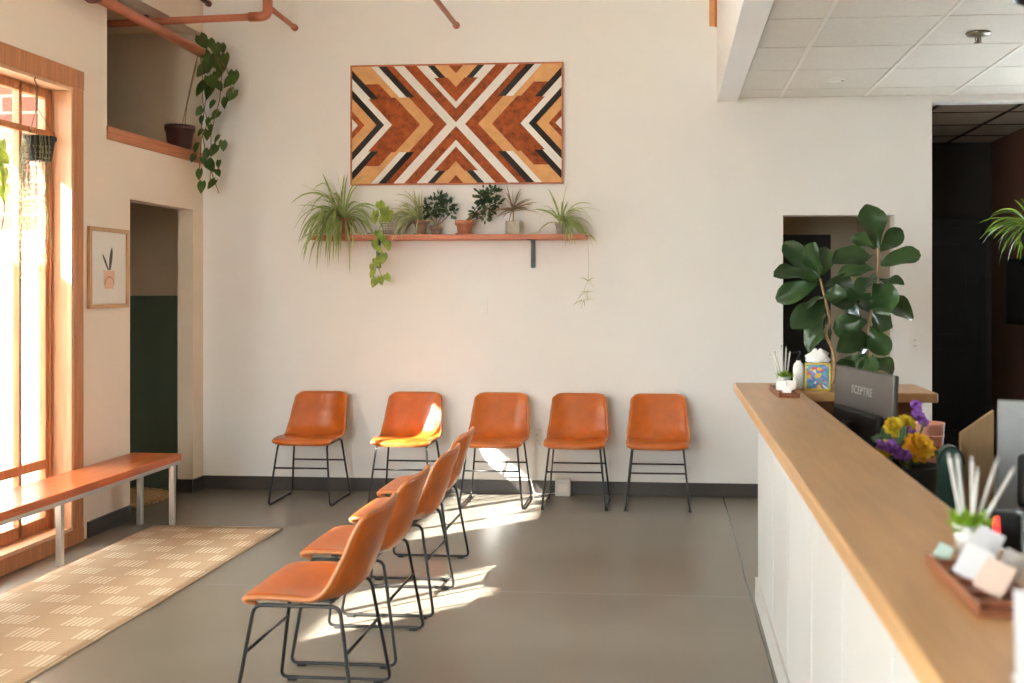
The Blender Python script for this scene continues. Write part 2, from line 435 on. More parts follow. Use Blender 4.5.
b = MB(); b.box(4.25, 4.4, -3.2, D, 0, 3.1); struct(b.build('wall_right', M['hallwall']), 'brown wall behind the reception area', 'wall')
b = MB()   # front wall behind the camera 
FW = ((-2.6, -1.65, 0.3, 3.3),)  # opening out of view, added so more light reaches the back wall
xs = -3.69
for w in FW:
    b.box(xs, w[0], -3.2, -3.05, 0, ZT); b.box(w[0], w[1], -3.2, -3.05, 0, w[2]); b.box(w[0], w[1], -3.2, -3.05, w[3], ZT); xs = w[1]
b.box(xs, 4.4, -3.2, -3.05, 0, ZT)
struct(b.build('wall_front', M['greywall']), 'grey front wall behind the camera', 'wall')

# ceilings
b = MB(); b.box(-6.6, 0.357, -3.2, D + 0.15, ZT, ZT + 0.1); struct(b.build('ceiling', M['ceil']), 'high white ceiling above the waiting area', 'ceiling')
ZC = 2.937
b = MB()
gx = [0.813 + 0.61 * k for k in range(0, 7)]; gy = [6.40 - 0.61 * k for k in range(-1, 16)]
xe = [0.503] + gx; ye = [D] + gy + [-3.2]
for i in range(len(xe) - 1):
    for j in range(len(ye) - 1):
        xa, xb = xe[i] + 0.009, xe[i + 1] - 0.009; ya, yb = ye[j + 1] + 0.004, ye[j] - 0.004
        if yb - ya < 0.02: continue
        b.box(xa, xb, ya, yb, ZC, ZC + 0.02, b=0.004, seg=1)
b.box(0.45, 4.4, -3.2, D, ZC + 0.018, ZC + 0.05)
struct(b.build('ceiling', M['tile']), 'dropped ceiling of square tiles above the reception', 'ceiling')
b = MB()
for x in gx: b.box(x - 0.011, x + 0.011, -3.2, D, ZC - 0.004, ZC + 0.012)
struct(b.build('trim_1', M['grid']), 'pale metal grid of the dropped ceiling', 'trim')
b = MB(); b.box(0.357, 0.503, -3.2, D, 2.912, ZT)
struct(b.build('ceiling_beam', M['wall']), 'white dropped edge beam between the high and low ceilings', 'beam')

# hall behind the wide opening
b = MB(); b.box(O2[0] - 0.2, 3.3, D + 0.15, 11.0, O2[1] + 0.03, O2[1] + 0.08); struct(b.build('ceiling', M['tile']), 'tiled ceiling of the dark hallway', 'ceiling')
b = MB()
for x in (2.03, 2.64): b.box(x - 0.012, x + 0.012, D + 0.15, 9.6, O2[1] + 0.022, O2[1] + 0.034)
for y in (7.95, 8.56, 9.17): b.box(1.75, 3.3, y - 0.006, y + 0.006, O2[1] + 0.024, O2[1] + 0.034)
struct(b.build('trim_2', M['hall']), 'grid lines of the hallway ceiling', 'trim')
b = MB(); b.box(1.65, 3.3, 9.6, 9.75, 0, 2.95); struct(b.build('wall_hall_end', M['hall']), 'dark end wall of the hallway', 'wall')
b = MB(); b.box(3.05, 3.3, D + 0.15, 9.6, 0, 2.95); struct(b.build('wall_hall_right', M['hallwall']), 'reddish brown right wall of the hallway', 'wall')
b = MB(); b.box(1.74, 1.86, D + 0.15, 9.6, 0, 2.95); struct(b.build('wall_hall_left', M['hall']), 'dark left wall of the hallway', 'wall')
d3 = thing('door_3', 'black hallway door', 'door', (2.55, 9.58, 0)); d3['kind'] = 'structure'
b = MB(); b.box(2.05, 2.98, 9.555, 9.60, 0, 2.2, b=0.004); b.box(2.12, 2.91, 9.53, 9.56, 0.02, 2.1, b=0.004)
for (za, zb) in ((0.2, 0.95), (1.1, 1.95)): b.box(2.24, 2.79, 9.522, 9.535, za, zb, b=0.008)
b.build('door_panel', M['black'], d3, d3.location)
b = MB(); b.tube([(2.2, 9.535, 1.0), (2.2, 9.47, 1.0), (2.32, 9.47, 1.0)], 0.012); b.build('door_handle', M['grout'], d3, d3.location)
# room behind the narrow opening
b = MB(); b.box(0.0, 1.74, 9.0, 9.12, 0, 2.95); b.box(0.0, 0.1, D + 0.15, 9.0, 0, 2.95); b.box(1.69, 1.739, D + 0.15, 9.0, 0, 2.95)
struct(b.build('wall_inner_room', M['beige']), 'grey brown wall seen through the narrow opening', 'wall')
b = MB(); b.box(0.0, 1.74, D + 0.15, 9.12, 2.6, 2.68); struct(b.build('ceiling', M['beige']), 'ceiling of the room behind the narrow opening', 'ceiling')
d4 = thing('door_4', 'black inner room door with pale casing', 'door', (1.2, 9.0, 0)); d4['kind'] = 'structure'
b = MB(); b.box(0.85, 1.45, 8.965, 8.995, 0, 2.02, b=0.003)
for (za, zb) in ((0.2, 0.95), (1.1, 1.9)): b.box(0.95, 1.35, 8.955, 8.97, za, zb, b=0.008)
b.build('door_panel', M['black'], d4, d4.location)
b = MB(); b.box(0.77, 0.85, 8.96, 9.0, 0, 2.02); b.box(1.45, 1.53, 8.96, 9.0, 0, 2.02); b.box(0.77, 1.53, 8.96, 9.0, 2.02, 2.1); b.build('door_casing', M['beige'], d4, d4.location)

# side room through the left doorway + loft
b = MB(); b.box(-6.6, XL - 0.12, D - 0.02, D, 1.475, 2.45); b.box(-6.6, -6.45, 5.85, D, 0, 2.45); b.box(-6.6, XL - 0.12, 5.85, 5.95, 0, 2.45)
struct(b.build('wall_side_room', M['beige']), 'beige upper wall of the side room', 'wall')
b = MB(); b.box(-6.45, XL - 0.12, D - 0.035, D - 0.02, 0.0, 1.46); b.box(-6.45, XL - 0.12, D - 0.042, D - 0.02, 1.46, 1.48)
struct(b.build('trim_3', M['green']), 'dark green lower wall of the side room', 'trim')
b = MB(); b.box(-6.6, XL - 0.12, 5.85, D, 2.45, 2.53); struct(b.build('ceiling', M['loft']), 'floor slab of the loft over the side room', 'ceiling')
b = MB(); b.box(-6.6, XL - 0.004, D - 0.02, D, 2.53, 3.5); b.box(-6.6, -6.45, 5.85, D, 2.53, 3.6); b.box(-6.6, XL - 0.12, 5.85, 5.95, 2.53, 3.6)  # first slab is a tan sheet over the back wall, standing in for shade
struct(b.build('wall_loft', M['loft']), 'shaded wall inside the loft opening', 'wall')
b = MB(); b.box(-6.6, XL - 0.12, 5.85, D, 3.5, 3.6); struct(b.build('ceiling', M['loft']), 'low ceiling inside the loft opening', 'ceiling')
b = MB(); b.box(XL - 0.14, XL + 0.012, LO[0] - 0.005, D - 0.002, 2.49, 2.573, b=0.003)
struct(b.build('trim_4', M['sillwood']), 'reddish wooden sill board of the loft opening', 'trim')

# baseboards
b = MB(); b.box(XL, O1[0], D - 0.012, D, 0, 0.1, b=0.002); struct(b.build('baseboard_back', M['base']), 'dark rubber baseboard of the back wall', 'baseboard')
b = MB(); b.box(O1[1], O2[0], D - 0.012, D, 0, 0.1, b=0.002); struct(b.build('baseboard_back', M['base']), 'dark baseboard between the two openings', 'baseboard')
b = MB(); b.box(XL, XL + 0.012, 5.80, DR[0], 0, 0.1, b=0.002); b.box(XL, XL + 0.012, DR[1], D, 0, 0.1, b=0.002)
b.box(XL - 0.12, XL, DR[1] - 0.012, DR[1], 0, 0.1, b=0.002)
struct(b.build('baseboard_left', M['base']), 'dark rubber baseboard of the left wall', 'baseboard')

# windows of the left wall
def window(name, w, muntins, rails, label):
    y0, y1, z0, z1 = w
    t = thing(name, label, 'window', (XL, (y0 + y1) / 2, z0)); t['kind'] = 'structure'; L = t.location
    c = 0.10
    b = MB()
    X0, X1 = XL - 0.001, XL + 0.024
    b.box(X0, X1, y0 - c, y0, z0 - 0.085, z1 + 0.115, b=0.003); b.box(X0, X1, y1, y1 + c, z0 - 0.085, z1 + 0.115, b=0.003)
    b.box(X0, X1 + 0.004, y0 - c, y1 + c, z1, z1 + 0.116, b=0.003); b.box(X0, X1 + 0.004, y0 - c, y1 + c, z0 - 0.088, z0, b=0.003)
    b.build('casing', M['fir'], t, L)
    b = MB()   # reveal lining + stop
    b.box(XL - 0.17, XL + 0.02, y0 - 0.001, y0 + 0.018, z0, z1); b.box(XL - 0.17, XL + 0.02, y1 - 0.018, y1 + 0.001, z0, z1)
    b.box(XL - 0.17, XL + 0.02, y0 + 0.018, y1 - 0.018, z1 - 0.018, z1 + 0.001); b.box(XL - 0.17, XL + 0.02, y0 + 0.018, y1 - 0.018, z0 - 0.001, z0 + 0.02)
    b.build('reveal', M['firlight'], t, L)
    fy0, fy1, fz0, fz1 = y0 + 0.018, y1 - 0.018, z0 + 0.02, z1 - 0.018
    fw = 0.055; xa, xb = XL - 0.15, XL - 0.105
    b = MB()
    b.box(xa, xb, fy0, fy0 + fw, fz0, fz1, b=0.004); b.box(xa, xb, fy1 - fw, fy1, fz0, fz1, b=0.004)
    b.box(xa, xb, fy0 + fw, fy1 - fw, fz1 - fw, fz1, b=0.004); b.box(xa, xb, fy0 + fw, fy1 - fw, fz0, fz0 + 0.075, b=0.004)
    b.box(xa + 0.012, xb + 0.012, fy0 + 0.012, fy0 + 0.028, fz0, fz1, b=0.003); b.box(xa + 0.012, xb + 0.012, fy1 - 0.028, fy1 - 0.012, fz0, fz1, b=0.003)
    b.build('sash', M['fir'], t, L)
    for (my, mw) in muntins:
        b = MB(); b.box(xa + 0.004, xb, my - mw / 2, my + mw / 2, fz0, fz1, b=0.003); b.build('muntin', M['fir'], t, L)
    for (mz, mw) in rails:
        b = MB(); b.box(xa + 0.002, xb + 0.002, fy0, fy1, mz - mw / 2, mz + mw / 2, b=0.003); b.build('rail', M['fir'], t, L)
    b = MB(); b.box(XL - 0.131, XL - 0.127, fy0 + 0.01, fy1 - 0.01, fz0 + 0.01, fz1 - 0.01); b.build('glass_pane', M['glass'], t, L)
    return t
window('window_1', W1, ((4.82, 0.06), (5.333, 0.026), (4.33, 0.026)), ((2.455, 0.036), (0.50, 0.055)), 'tall orange wood window on the left wall')
window('window_2', W2, ((2.7, 0.026),), ((2.455, 0.036), (0.49, 0.085)), 'narrow wooden window nearer the camera')
window('window_3', W3, ((-1.8, 0.06),), ((2.2, 0.05),), 'unseen wooden window added beside the camera for sky light')  # out of view, added to let in more sky light
for i, w in enumerate(FW):
    t = thing('window_%d' % (4 + i), ['unseen window added behind the camera at left for light', 'unseen window added behind the camera at centre for light'][i], 'window', (w[0], -3.1, w[2])); t['kind'] = 'structure'
    b = MB(); q = 0.06
    b.box(w[0], w[0] + q, -3.16, -3.09, w[2], w[3]); b.box(w[1] - q, w[1], -3.16, -3.09, w[2], w[3]); b.box(w[0] + q, w[1] - q, -3.16, -3.09, w[2], w[2] + q); b.box(w[0] + q, w[1] - q, -3.16, -3.09, w[3] - q, w[3])
    b.build('frame', M['fir'], t, t.location)
    b = MB(); b.box(w[0] + q, w[1] - q, -3.13, -3.125, w[2] + q, w[3] - q); b.build('glass_pane', M['glass'], t, t.location)

# outdoors: paving, brick lintel over the entry, awning, unseen wall added against low sun
b = MB(); b.box(-60, XL - 0.12, -60, 5.85, -0.12, -0.02); b.box(-60, -6.6, 5.85, 60, -0.12, -0.02); b.box(XL - 0.12, 60, -60, -3.2, -0.12, -0.02)
struct(b.build('ground', M['ground']), 'pale sunlit paving outside', 'ground')
b = MB(); b.box(-7.5, XL - 0.12, 5.80, 5.95, 1.9, 4.2); struct(b.build('wall_brick', M['brick']), 'red brick wall outside above the entry', 'wall')
AW = 1.25
b = MB(); b.box(XL - AW, XL - 0.12, -3.4, 6.0, 2.13 + AW * 0.8, 2.21 + AW * 0.8); struct(b.build('awning_slab', M['outwhite']), 'flat canopy slab above the outside of the windows', 'canopy')
b = MB(); b.box(-7.5, XL - 0.12, 5.81, 5.85, -0.02, 1.9); struct(b.build('wall_entry', M['outwhite']), 'pale sunlit wall outside under the brick', 'wall')
b = MB(); b.box(-5.65, -5.5, -0.7, 4.35, -0.05, 1.58 + 0.8 * 1.93); struct(b.build('wall_sun_block', M['outwhite']), 'unseen pale wall added outside to block low sun', 'wall')  # stands out of view, placed to cut low sun at the windows
b = MB(); b.box(XL - 0.22, XL - 0.121, W2[1] + 0.02, W1[0] - 0.03, 0, 2.9); struct(b.build('trim_5', M['brick']), 'brick pier between the two windows outside', 'trim')

# ================================================================ CHAIRS
def catmull(pts, n):
    P = [Vector(p) for p in pts]; out = []
    P = [P[0] * 2 - P[1]] + P + [P[-1] * 2 - P[-2]]
    segs = len(P) - 3
    for k in range(n + 1):
        u = k / n * segs; i = min(int(u), segs - 1); t = u - i
        p0, p1, p2, p3 = P[i:i + 4]
        out.append(0.5 * ((2 * p1) + (p2 - p0) * t + (2 * p0 - 5 * p1 + 4 * p2 - p3) * t * t + (3 * p1 - p0 - 3 * p2 + p3) * t ** 3))
    return out
def interp(tab, s):
    for (a, va), (c, vc) in zip(tab, tab[1:]):
        if s <= c:
            u = (s - a) / (c - a); u = u * u * (3 - 2 * u) if True else u
            return va + (vc - va) * u
    return tab[-1][1]

def chair_surface():
    prof = [(-0.196, 0.430), (-0.192, 0.448), (-0.15, 0.458), (-0.06, 0.452), (0.02, 0.441), (0.09, 0.436), (0.145, 0.447), (0.182, 0.487), (0.207, 0.55), (0.232, 0.63), (0.256, 0.70), (0.272, 0.752)]
    NS, NT = 44, 16
    C = catmull([(p[0], p[1], 0) for p in prof], NS)
    half = [(0, 0.182), (0.09, 0.207), (0.3, 0.217), (0.5, 0.219), (0.62, 0.218), (0.75, 0.208), (0.9, 0.196), (1.0, 0.190)]
    lift = [(0, 0.0), (0.14, 0.0), (0.38, 0.018), (0.55, 0.058), (0.66, 0.060), (0.82, 0.045), (1.0, 0.030)]
    P = []
    for i in range(NS + 1):
        s = i / NS
        p = C[i]; q = C[min(i + 1, NS)] - C[max(i - 1, 0)]; q.normalize()
        nrm = Vector((-q.y, q.x, 0))   # up / forward
        row = []
        h = interp(half, s)
        for j in range(NT + 1):
            t = -1 + 2 * j / NT
            a = abs(t) ** 2.6
            lf = interp(lift, s) * a
            # round the corners at lip and top
            pull = 0.0
            back = 0.0
            if s > 0.9: pull = -((abs(t)) ** 9) * 0.030 * ((s - 0.9) / 0.1) ** 2
            if s < 0.12: back = ((abs(t)) ** 5) * 0.045 * (1 - s / 0.12)
            dome = 0.004 * (1 - t * t) * max(0, (s - 0.9) / 0.1)
            pos = p + nrm * lf + q * (pull + dome)
            row.append(Vector((h * t, pos.x + back, pos.y)))
        P.append(row)
    return P, NS, NT
PSURF, NS, NT = chair_surface()

def make_chair():
    root = thing('leather_chair', '', 'chair')
    b = MB(); b.grid(PSURF)
    seat = b.build('seat_shell', M['leather'], root)
    so = seat.modifiers.new('thickness', 'SOLIDIFY'); so.thickness = 0.022; so.offset = 0.0
    ss = seat.modifiers.new('smooth', 'SUBSURF'); ss.levels = 1; ss.render_levels = 1
    # welt around the edge
    edge = [PSURF[i][0] for i in range(NS + 1)] + [PSURF[NS][j] for j in range(1, NT + 1)] + [PSURF[i][NT] for i in range(NS - 1, -1, -1)] + [PSURF[0][j] for j in range(NT - 1, 0, -1)]
    b = MB(); b.tube(edge, 0.0088, seg=6, closed=True)
    b.build('welt', M['leatheredge'], root)
    # under-seat mounting plate
    b = MB(); b.box(-0.12, 0.12, -0.09, 0.11, 0.418, 0.430, b=0.003); b.build('mounting_plate', M['blackmetal'], root)
    for sgn in (-1, 1):
        def rnd(pts, r=0.035, n=5):
            out = []; N = len(pts)
            for i in range(N):
                a, p, c = Vector(pts[i - 1]), Vector(pts[i]), Vector(pts[(i + 1) % N])
                u = (a - p).normalized(); v = (c - p).normalized()
                A = p + u * r; B = p + v * r
                for k in range(n + 1):
                    t = k / n; out.append(A * (1 - t) ** 2 + p * 2 * t * (1 - t) + B * t * t)
            return out
        xt, xf = 0.178 * sgn, 0.222 * sgn
        loop = rnd([(xt, -0.160, 0.424), (xf, -0.222, 0.012), (xf, 0.218, 0.012), (xt, 0.150, 0.424)], 0.032)
        b = MB(); b.tube(loop, 0.0072, seg=8, closed=True)
        fr = b.build('sled_frame', M['gunmetal'], root)
        for yy in (-0.175, 0.17):
            b = MB(); b.box(xf - 0.011, xf + 0.011, yy - 0.018, yy + 0.018, 0.0, 0.009, b=0.002)
            b.build('floor_glide', M['plastic'], fr)
    def lerpx(z): return 0.178 + (0.222 - 0.178) * (0.424 - z) / 0.412
    for (yt, yb) in ((-0.160, -0.222), (0.150, 0.218)):
        z = 0.262; y = yt + (yb - yt) * (0.424 - z) / 0.412; x = lerpx(z)
        b = MB(); b.tube([(-x, y, z), (x, y, z)], 0.0062, seg=8); b.build('crossbar', M['gunmetal'], root)
    return root

chair0 = make_chair()
first = [True]
def put_chair(x, y, rz, label, group):
    if first[0]: o = chair0; first[0] = False
    else: o = copy_tree(chair0)
    o.location = (x, y, 0); o.rotation_euler = (0, 0, rz); o['label'] = label; o['group'] = group
G1 = 'five tan leather chairs along the back wall'
for x, lab in ((-2.597, 'tan leather chair against the back wall, at the doorway end of its row of five'),
               (-1.88, 'tan leather chair against the back wall with a brightly sunlit seat'),
               (-1.232, 'tan leather chair against the back wall, middle one of its row of five'),
               (-0.652, 'tan leather chair against the back wall beside the low outlet and the white box'),
               (-0.075, 'tan leather chair against the back wall, at the counter end of its row')):
    put_chair(x, 6.985, 0, lab, G1)
G2 = 'four tan leather chairs in a row facing the window'
for y, x, lab in ((3.545, -1.297, 'side-on tan leather chair facing the window, first in its row from the camera'),
                  (4.135, -1.315, 'side-on tan leather chair facing the window, second in its row from the camera'),
                  (4.735, -1.308, 'side-on tan leather chair facing the window, third in its row from the camera'),
                  (5.32, -1.352, 'side-on tan leather chair facing the window, last in its row before the wall chairs')):
    put_chair(x, y, -PI / 2, lab, G2)

# ================================================================ BENCH, RUG, JUTE RUG
t = thing('bench', 'long reddish wood slab bench on steel legs under the window', 'bench', (-3.33, 6.2, 0), R(-1.0)); 
b = MB(); b.box(-0.172, 0.165, -2.9, 0.0, 0.418, 0.462, b=0.004); b.build('bench_top', M['benchwood'], t)
b = MB()
for x in (-0.15, 0.13): b.box(x, x + 0.03, -2.87, -0.02, 0.395, 0.418, b=0.002)
for y in (-0.05, -0.985, -1.93, -2.87): b.box(-0.15, 0.16, y, y + 0.03, 0.395, 0.4175, b=0.002)
b.build('support_rail', M['steel'], t)
for y, xx in ((-0.055, (-0.115, 0.105)), (-1.0, (-0.035,)), (-1.93, (-0.035,)), (-2.87, (-0.115, 0.0))):
    for x in xx:
        b = MB(); b.box(x, x + 0.032, y, y + 0.032, 0.0, 0.396, b=0.002); b.build('leg', M['steel'], t)

b = MB(); P = []
for i in range(41):
    y = -3.1 + 3.1 * i / 40
    P.append([(x, y + 0.006 * math.sin(x * 13) + (0.02 * (x + 0.42) if i == 40 else 0), 0.006 + 0.002 * math.sin(i * 0.9) ** 2) for x in [-0.425 + 0.85 * j / 16 for j in range(17)]])
b.grid(P, smooth=True)
o = b.build('runner_rug', M['rug']); o.location = (-2.885, 6.115, 0.0); o.rotation_euler = (0, 0, R(-0.9))
so = o.modifiers.new('thickness', 'SOLIDIFY'); so.thickness = 0.006; so.offset = -1
rug_ = o
bb = MB(); hx = 0.425
for a_, c_ in (((-hx, -3.1), (-hx, 0.0)), ((hx, -3.1), (hx, 0.0)), ((-hx, 0.0), (hx, 0.017))): bb.tube([(a_[0], a_[1], 0.005), (c_[0], c_[1], 0.005)], 0.0045, seg=6)
bb.build('edge_binding', M['rugedge'], rug_)
tag(o, 'tan woven runner rug with a checkered rib pattern beside the bench', 'rug')

t = thing('jute_rug', 'round braided jute rug lying in the doorway behind the bench', 'rug', (-4.02, 6.86, 0))
b = MB(); prof = []
for k in range(9):
    r = 0.32 * k / 8; prof.append((r, 0.012 + 0.004 * (k % 2)))
prof.append((0.325, 0.002))
b.lathe(prof, seg=40); b.build('braided_mat', M['jute'], t)
b = MB()
for k in range(30):
    a = 2 * PI * k / 30; c = Vector((math.cos(a) * 0.345, math.sin(a) * 0.345, 0.009))
    b.tube([c + Vector((0.032 * math.cos(q), 0.032 * math.sin(q), 0)) for q in [2 * PI * i / 10 for i in range(10)]], 0.008, seg=5, closed=True)
b.build('loop_border', M['jute'], t)

# ================================================================ WALL ART
def clip(poly, a, bb, c):   # keep a*x+b*y+c >= 0
    out = []
    for i in range(len(poly)):
        p, q = poly[i], poly[(i + 1) % len(poly)]
        dp = a * p[0] + bb * p[1] + c; dq = a * q[0] + bb * q[1] + c
        if dp >= 0: out.append(p)
        if (dp >= 0) != (dq >= 0):
            u = dp / (dp - dq); out.append((p[0] + (q[0] - p[0]) * u, p[1] + (q[1] - p[1]) * u))
    return out
PA, PB = at(350.5, 65.5, D - 0.03), at(563, 183.5, D - 0.03)
pcx, pcz = (PA.x + PB.x) / 2, (PA.z + PB.z) / 2; hw, hh = (PB.x - PA.x) / 2, (PA.z - PB.z) / 2
t = thing('wall_art', 'large wood mosaic panel of orange, tan, white and black chevrons above the shelf', 'wall art', (pcx, D, pcz))
U, V = 463.0, 259.0
K = 0.92
RU, TA, WH, BK = 0, 1, 2, 3
cells = []
def side(e0, e1, v0, v1, m): cells.append(('s', e0, e1, v0, v1, m))
def top(g0, g1, v0, v1, m): cells.append(('t', g0, g1, v0, v1, m))
side(0, 40, 0, 260, WH)
side(40, 98, 0, 120, RU); side(98, 158, 0, 120, TA); side(158, 283, 0, 115, RU)
side(283, 318, 0, 115, WH); side(318, 352, 0, 260, BK); side(352, 405, 0, 260, TA); side(405, 435, 0, 260, RU); side(435, 480, 0, 260, WH)
side(40, 73, 120, 260, RU); side(73, 108, 120, 260, BK); side(108, 140, 120, 260, WH)
side(140, 175, 120, 260, TA); side(158, 175, 115, 120, RU)
side(175, 238, 115, 180, RU); side(175, 238, 180, 260, TA); side(238, 272, 115, 260, BK); side(272, 318, 115, 260, WH)
G = 1.087
top(8, 68, 0, 260, RU); top(68, 98, 0, 203, WH); top(98, 162, 0, 203, RU)
top(68, 121, 203, 260, WH); top(121, 154, 203, 260, BK); top(154, 162, 203, 260, TA); top(162, 222, 0, 260, TA); top(222, 270, 0, 260, RU)
top(0, 8, 0, 260, WH)
b = MB()
qx, qz = (hw - 0.008) / U, (hh - 0.008) / V
quad = [(0, 0), (U, 0), (U, V), (0, V)]
for c in cells:
    if c[0] == 's': lines = ((1, -K, -c[1]), (-1, K, c[2]))
    else: lines = ((-G, 1, -c[1]), (G, -1, c[2]))
    p = quad
    for ln in lines: p = clip(p, *ln) if p else p
    p = clip(p, 0, 1, -c[3]) if p else p
    p = clip(p, 0, -1, c[4]) if p else p
    if c[0] == 't' and p: p = clip(p, -1, K, 0.0)     # top triangle only
    if len(p) < 3: continue
    dep = {RU: 0.0, TA: 0.0012, WH: 0.0006, BK: -0.0006}[c[5]]
    for sx in (-1, 1):
        for sz in (-1, 1):
            b.prism([(x * qx * sx, z * qz * sz) for x, z in p], -0.026 - dep, -0.012, c[5])
b.build('mosaic', [M['rust'], M['tanwood'], M['whitewood'], M['ebony']], t)
b = MB(); f = 0.011
b.box(-hw, hw, -0.034, -0.002, hh - f, hh, b=0.001); b.box(-hw, hw, -0.034, -0.002, -hh, -hh + f, b=0.001)
b.box(-hw, -hw + f, -0.034, -0.002, -hh + f, hh - f, b=0.001); b.box(hw - f, hw, -0.034, -0.002, -hh + f, hh - f, b=0.001)
b.build('frame', M['shelfwood'], t)
b = MB(); b.box(-hw + 0.005, hw - 0.005, -0.012, -0.0005, -hh + 0.005, hh - 0.005); b.build('backing', M['ebony'], t)

# framed print on the left wall
fy, fz0, fz1, fd = (5.800, 6.245), 1.412, 1.922, 0.022
t = thing('framed_print', 'framed print of a potted snake plant between the window and the doorway', 'picture', (XL, 6.022, 1.667))
b = MB(); w = 0.026; X0, X1 = XL + 0.001, XL + fd
b.box(X0, X1, fy[0], fy[1], fz1 - w, fz1, b=0.002); b.box(X0, X1, fy[0], fy[1], fz0, fz0 + w, b=0.002)
b.box(X0, X1, fy[0], fy[0] + w, fz0 + w, fz1 - w, b=0.002); b.box(X0, X1, fy[1] - w, fy[1], fz0 + w, fz1 - w, b=0.002)
b.build('frame', M['lightframe'], t, t.location)
b = MB(); b.box(XL + 0.002, XL + 0.010, fy[0] + 0.02, fy[1] - 0.02, fz0 + 0.02, fz1 - 0.02); pp = b.build('paper', M['printpaper'], t, t.location)
def flatart(poly, x, name, m):
    b = MB(); vs = [b.bm.verts.new((x + 0.0012, y, z)) for y, z in poly]; v2 = [b.bm.verts.new((x - 0.0012, y, z)) for y, z in poly]
    b._f(vs, 0, False); b._f(v2[::-1], 0, False)
    for i in range(len(poly)): b._f([vs[i], vs[(i + 1) % len(poly)], v2[(i + 1) % len(poly)], v2[i]], 0, False)
    return b.build(name, m, pp, t.location)
cy = 6.028
flatart([(cy - 0.062, 1.652), (cy + 0.062, 1.652), (cy + 0.060, 1.575), (cy + 0.045, 1.535), (cy - 0.045, 1.535), (cy - 0.060, 1.575)], XL + 0.0105, 'printed_pot', M['printpeach'])
flatart([(cy + 0.056 * math.cos(a), 1.56 + 0.056 * math.sin(a)) for a in [PI * k / 14 for k in range(15)]], XL + 0.0112, 'printed_arch', M['printrust'])
flatart([(cy + 0.045 * math.cos(a), 1.56 + 0.045 * math.sin(a)) for a in [PI * k / 14 for k in range(15)]], XL + 0.0118, 'printed_arch', M['printpeach'])
def blade(y0, y1, z0, z1, wd, nm='printed_leaf'):
    L = []; Rr = []
    for k in range(9):
        s = k / 8; yy = y0 + (y1 - y0) * s; zz = z0 + (z1 - z0) * s; ww = wd * (0.55 + 0.9 * s) * (1 - s ** 4) 
        L.append((yy - ww, zz)); Rr.append((yy + ww, zz))
    flatart(L + Rr[::-1][1:], XL + 0.0108, nm, M['printolive'])
blade(cy + 0.005, cy + 0.03, 1.655, 1.80, 0.016); blade(cy - 0.012, cy - 0.075, 1.655, 1.755, 0.010)

# ================================================================ SHELF
sz1 = 1.932
t = thing('wall_shelf', 'long reddish wood shelf holding potted plants under the mosaic panel', 'shelf', (-1.62, D, 1.9))
b = MB(); b.box(-2.645, -0.60, 7.10, D - 0.001, sz1 - 0.036, sz1, b=0.003); b.build('board', M['shelfwood'], t, t.location)
for x in (-2.19, -1.01):
    b = MB(); b.box(x - 0.0165, x + 0.0165, D - 0.012, D - 0.0005, 1.69, sz1 - 0.036, b=0.002); b.box(x - 0.0165, x + 0.0165, 7.115, D - 0.012, sz1 - 0.042, sz1 - 0.036, b=0.001)
    b.build('bracket', M['blackmetal'], t, t.location)

rnd = random.Random(11)
# ---------------------------------------------------------------- plant helpers
def pot_profile(rb, rt, h, rim=0.0, rimh=0.0, th=0.008):
    p = [(0, 0), (rb, 0), (rb + (rt - rb) * 0.5, h * 0.5)]
    if rim > 0:
        p += [(rt, h - rimh), (rt + rim, h - rimh), (rt + rim, h), (rt + rim - th, h), (rt - th, h - rimh), (rt - th * 1.5, h * 0.8), (0, h * 0.8)]
    else:
        p += [(rt, h), (rt - th, h), (rt - th, h * 0.85), (0, h * 0.85)]
    return p
def ribbon(b, base, az, el, length, width, droop, n=9, mi=0, twist=0.0, fold=0.25, ymax=None, board=None):
    p = Vector(base); d = Vector((math.cos(az) * math.cos(el), math.sin(az) * math.cos(el), math.sin(el)))
    st = length / n; rows = []; tw = rnd.uniform(-1.1, 1.1)
    for k in range(n + 1):
        s = k / n
        side = d.cross(Vector((0, 0, 1)))
        if side.length < 1e-4: side = Vector((-math.sin(az), math.cos(az), 0))
        side.normalize(); nn = side.cross(d).normalized()
        side, nn = side * math.cos(tw) + nn * math.sin(tw), nn * math.cos(tw) - side * math.sin(tw)
        w = width * 0.5 * min(1.0, 0.55 + 2.2 * s) * (1 - s ** 3.5) + 0.0008
        rows.append([p - side * w + nn * w * fold, p.copy(), p + side * w + nn * w * fold])
        d = (d + Vector((0, 0, -droop * st))).normalized()
        p = p + d * st
        if board and board[0] < p.x < board[1] and p.y > -0.115 and p.z < 0.012:
            p.z = 0.012; d = Vector((d.x, d.y, max(d.z, -0.02))); d = d.normalized() if d.length > 1e-4 else Vector((-1, -0.3, 0)).normalized()
        if ymax is not None and p.y > ymax: p.y = ymax - 0.004 * random.random()
    b.grid(rows, mi)
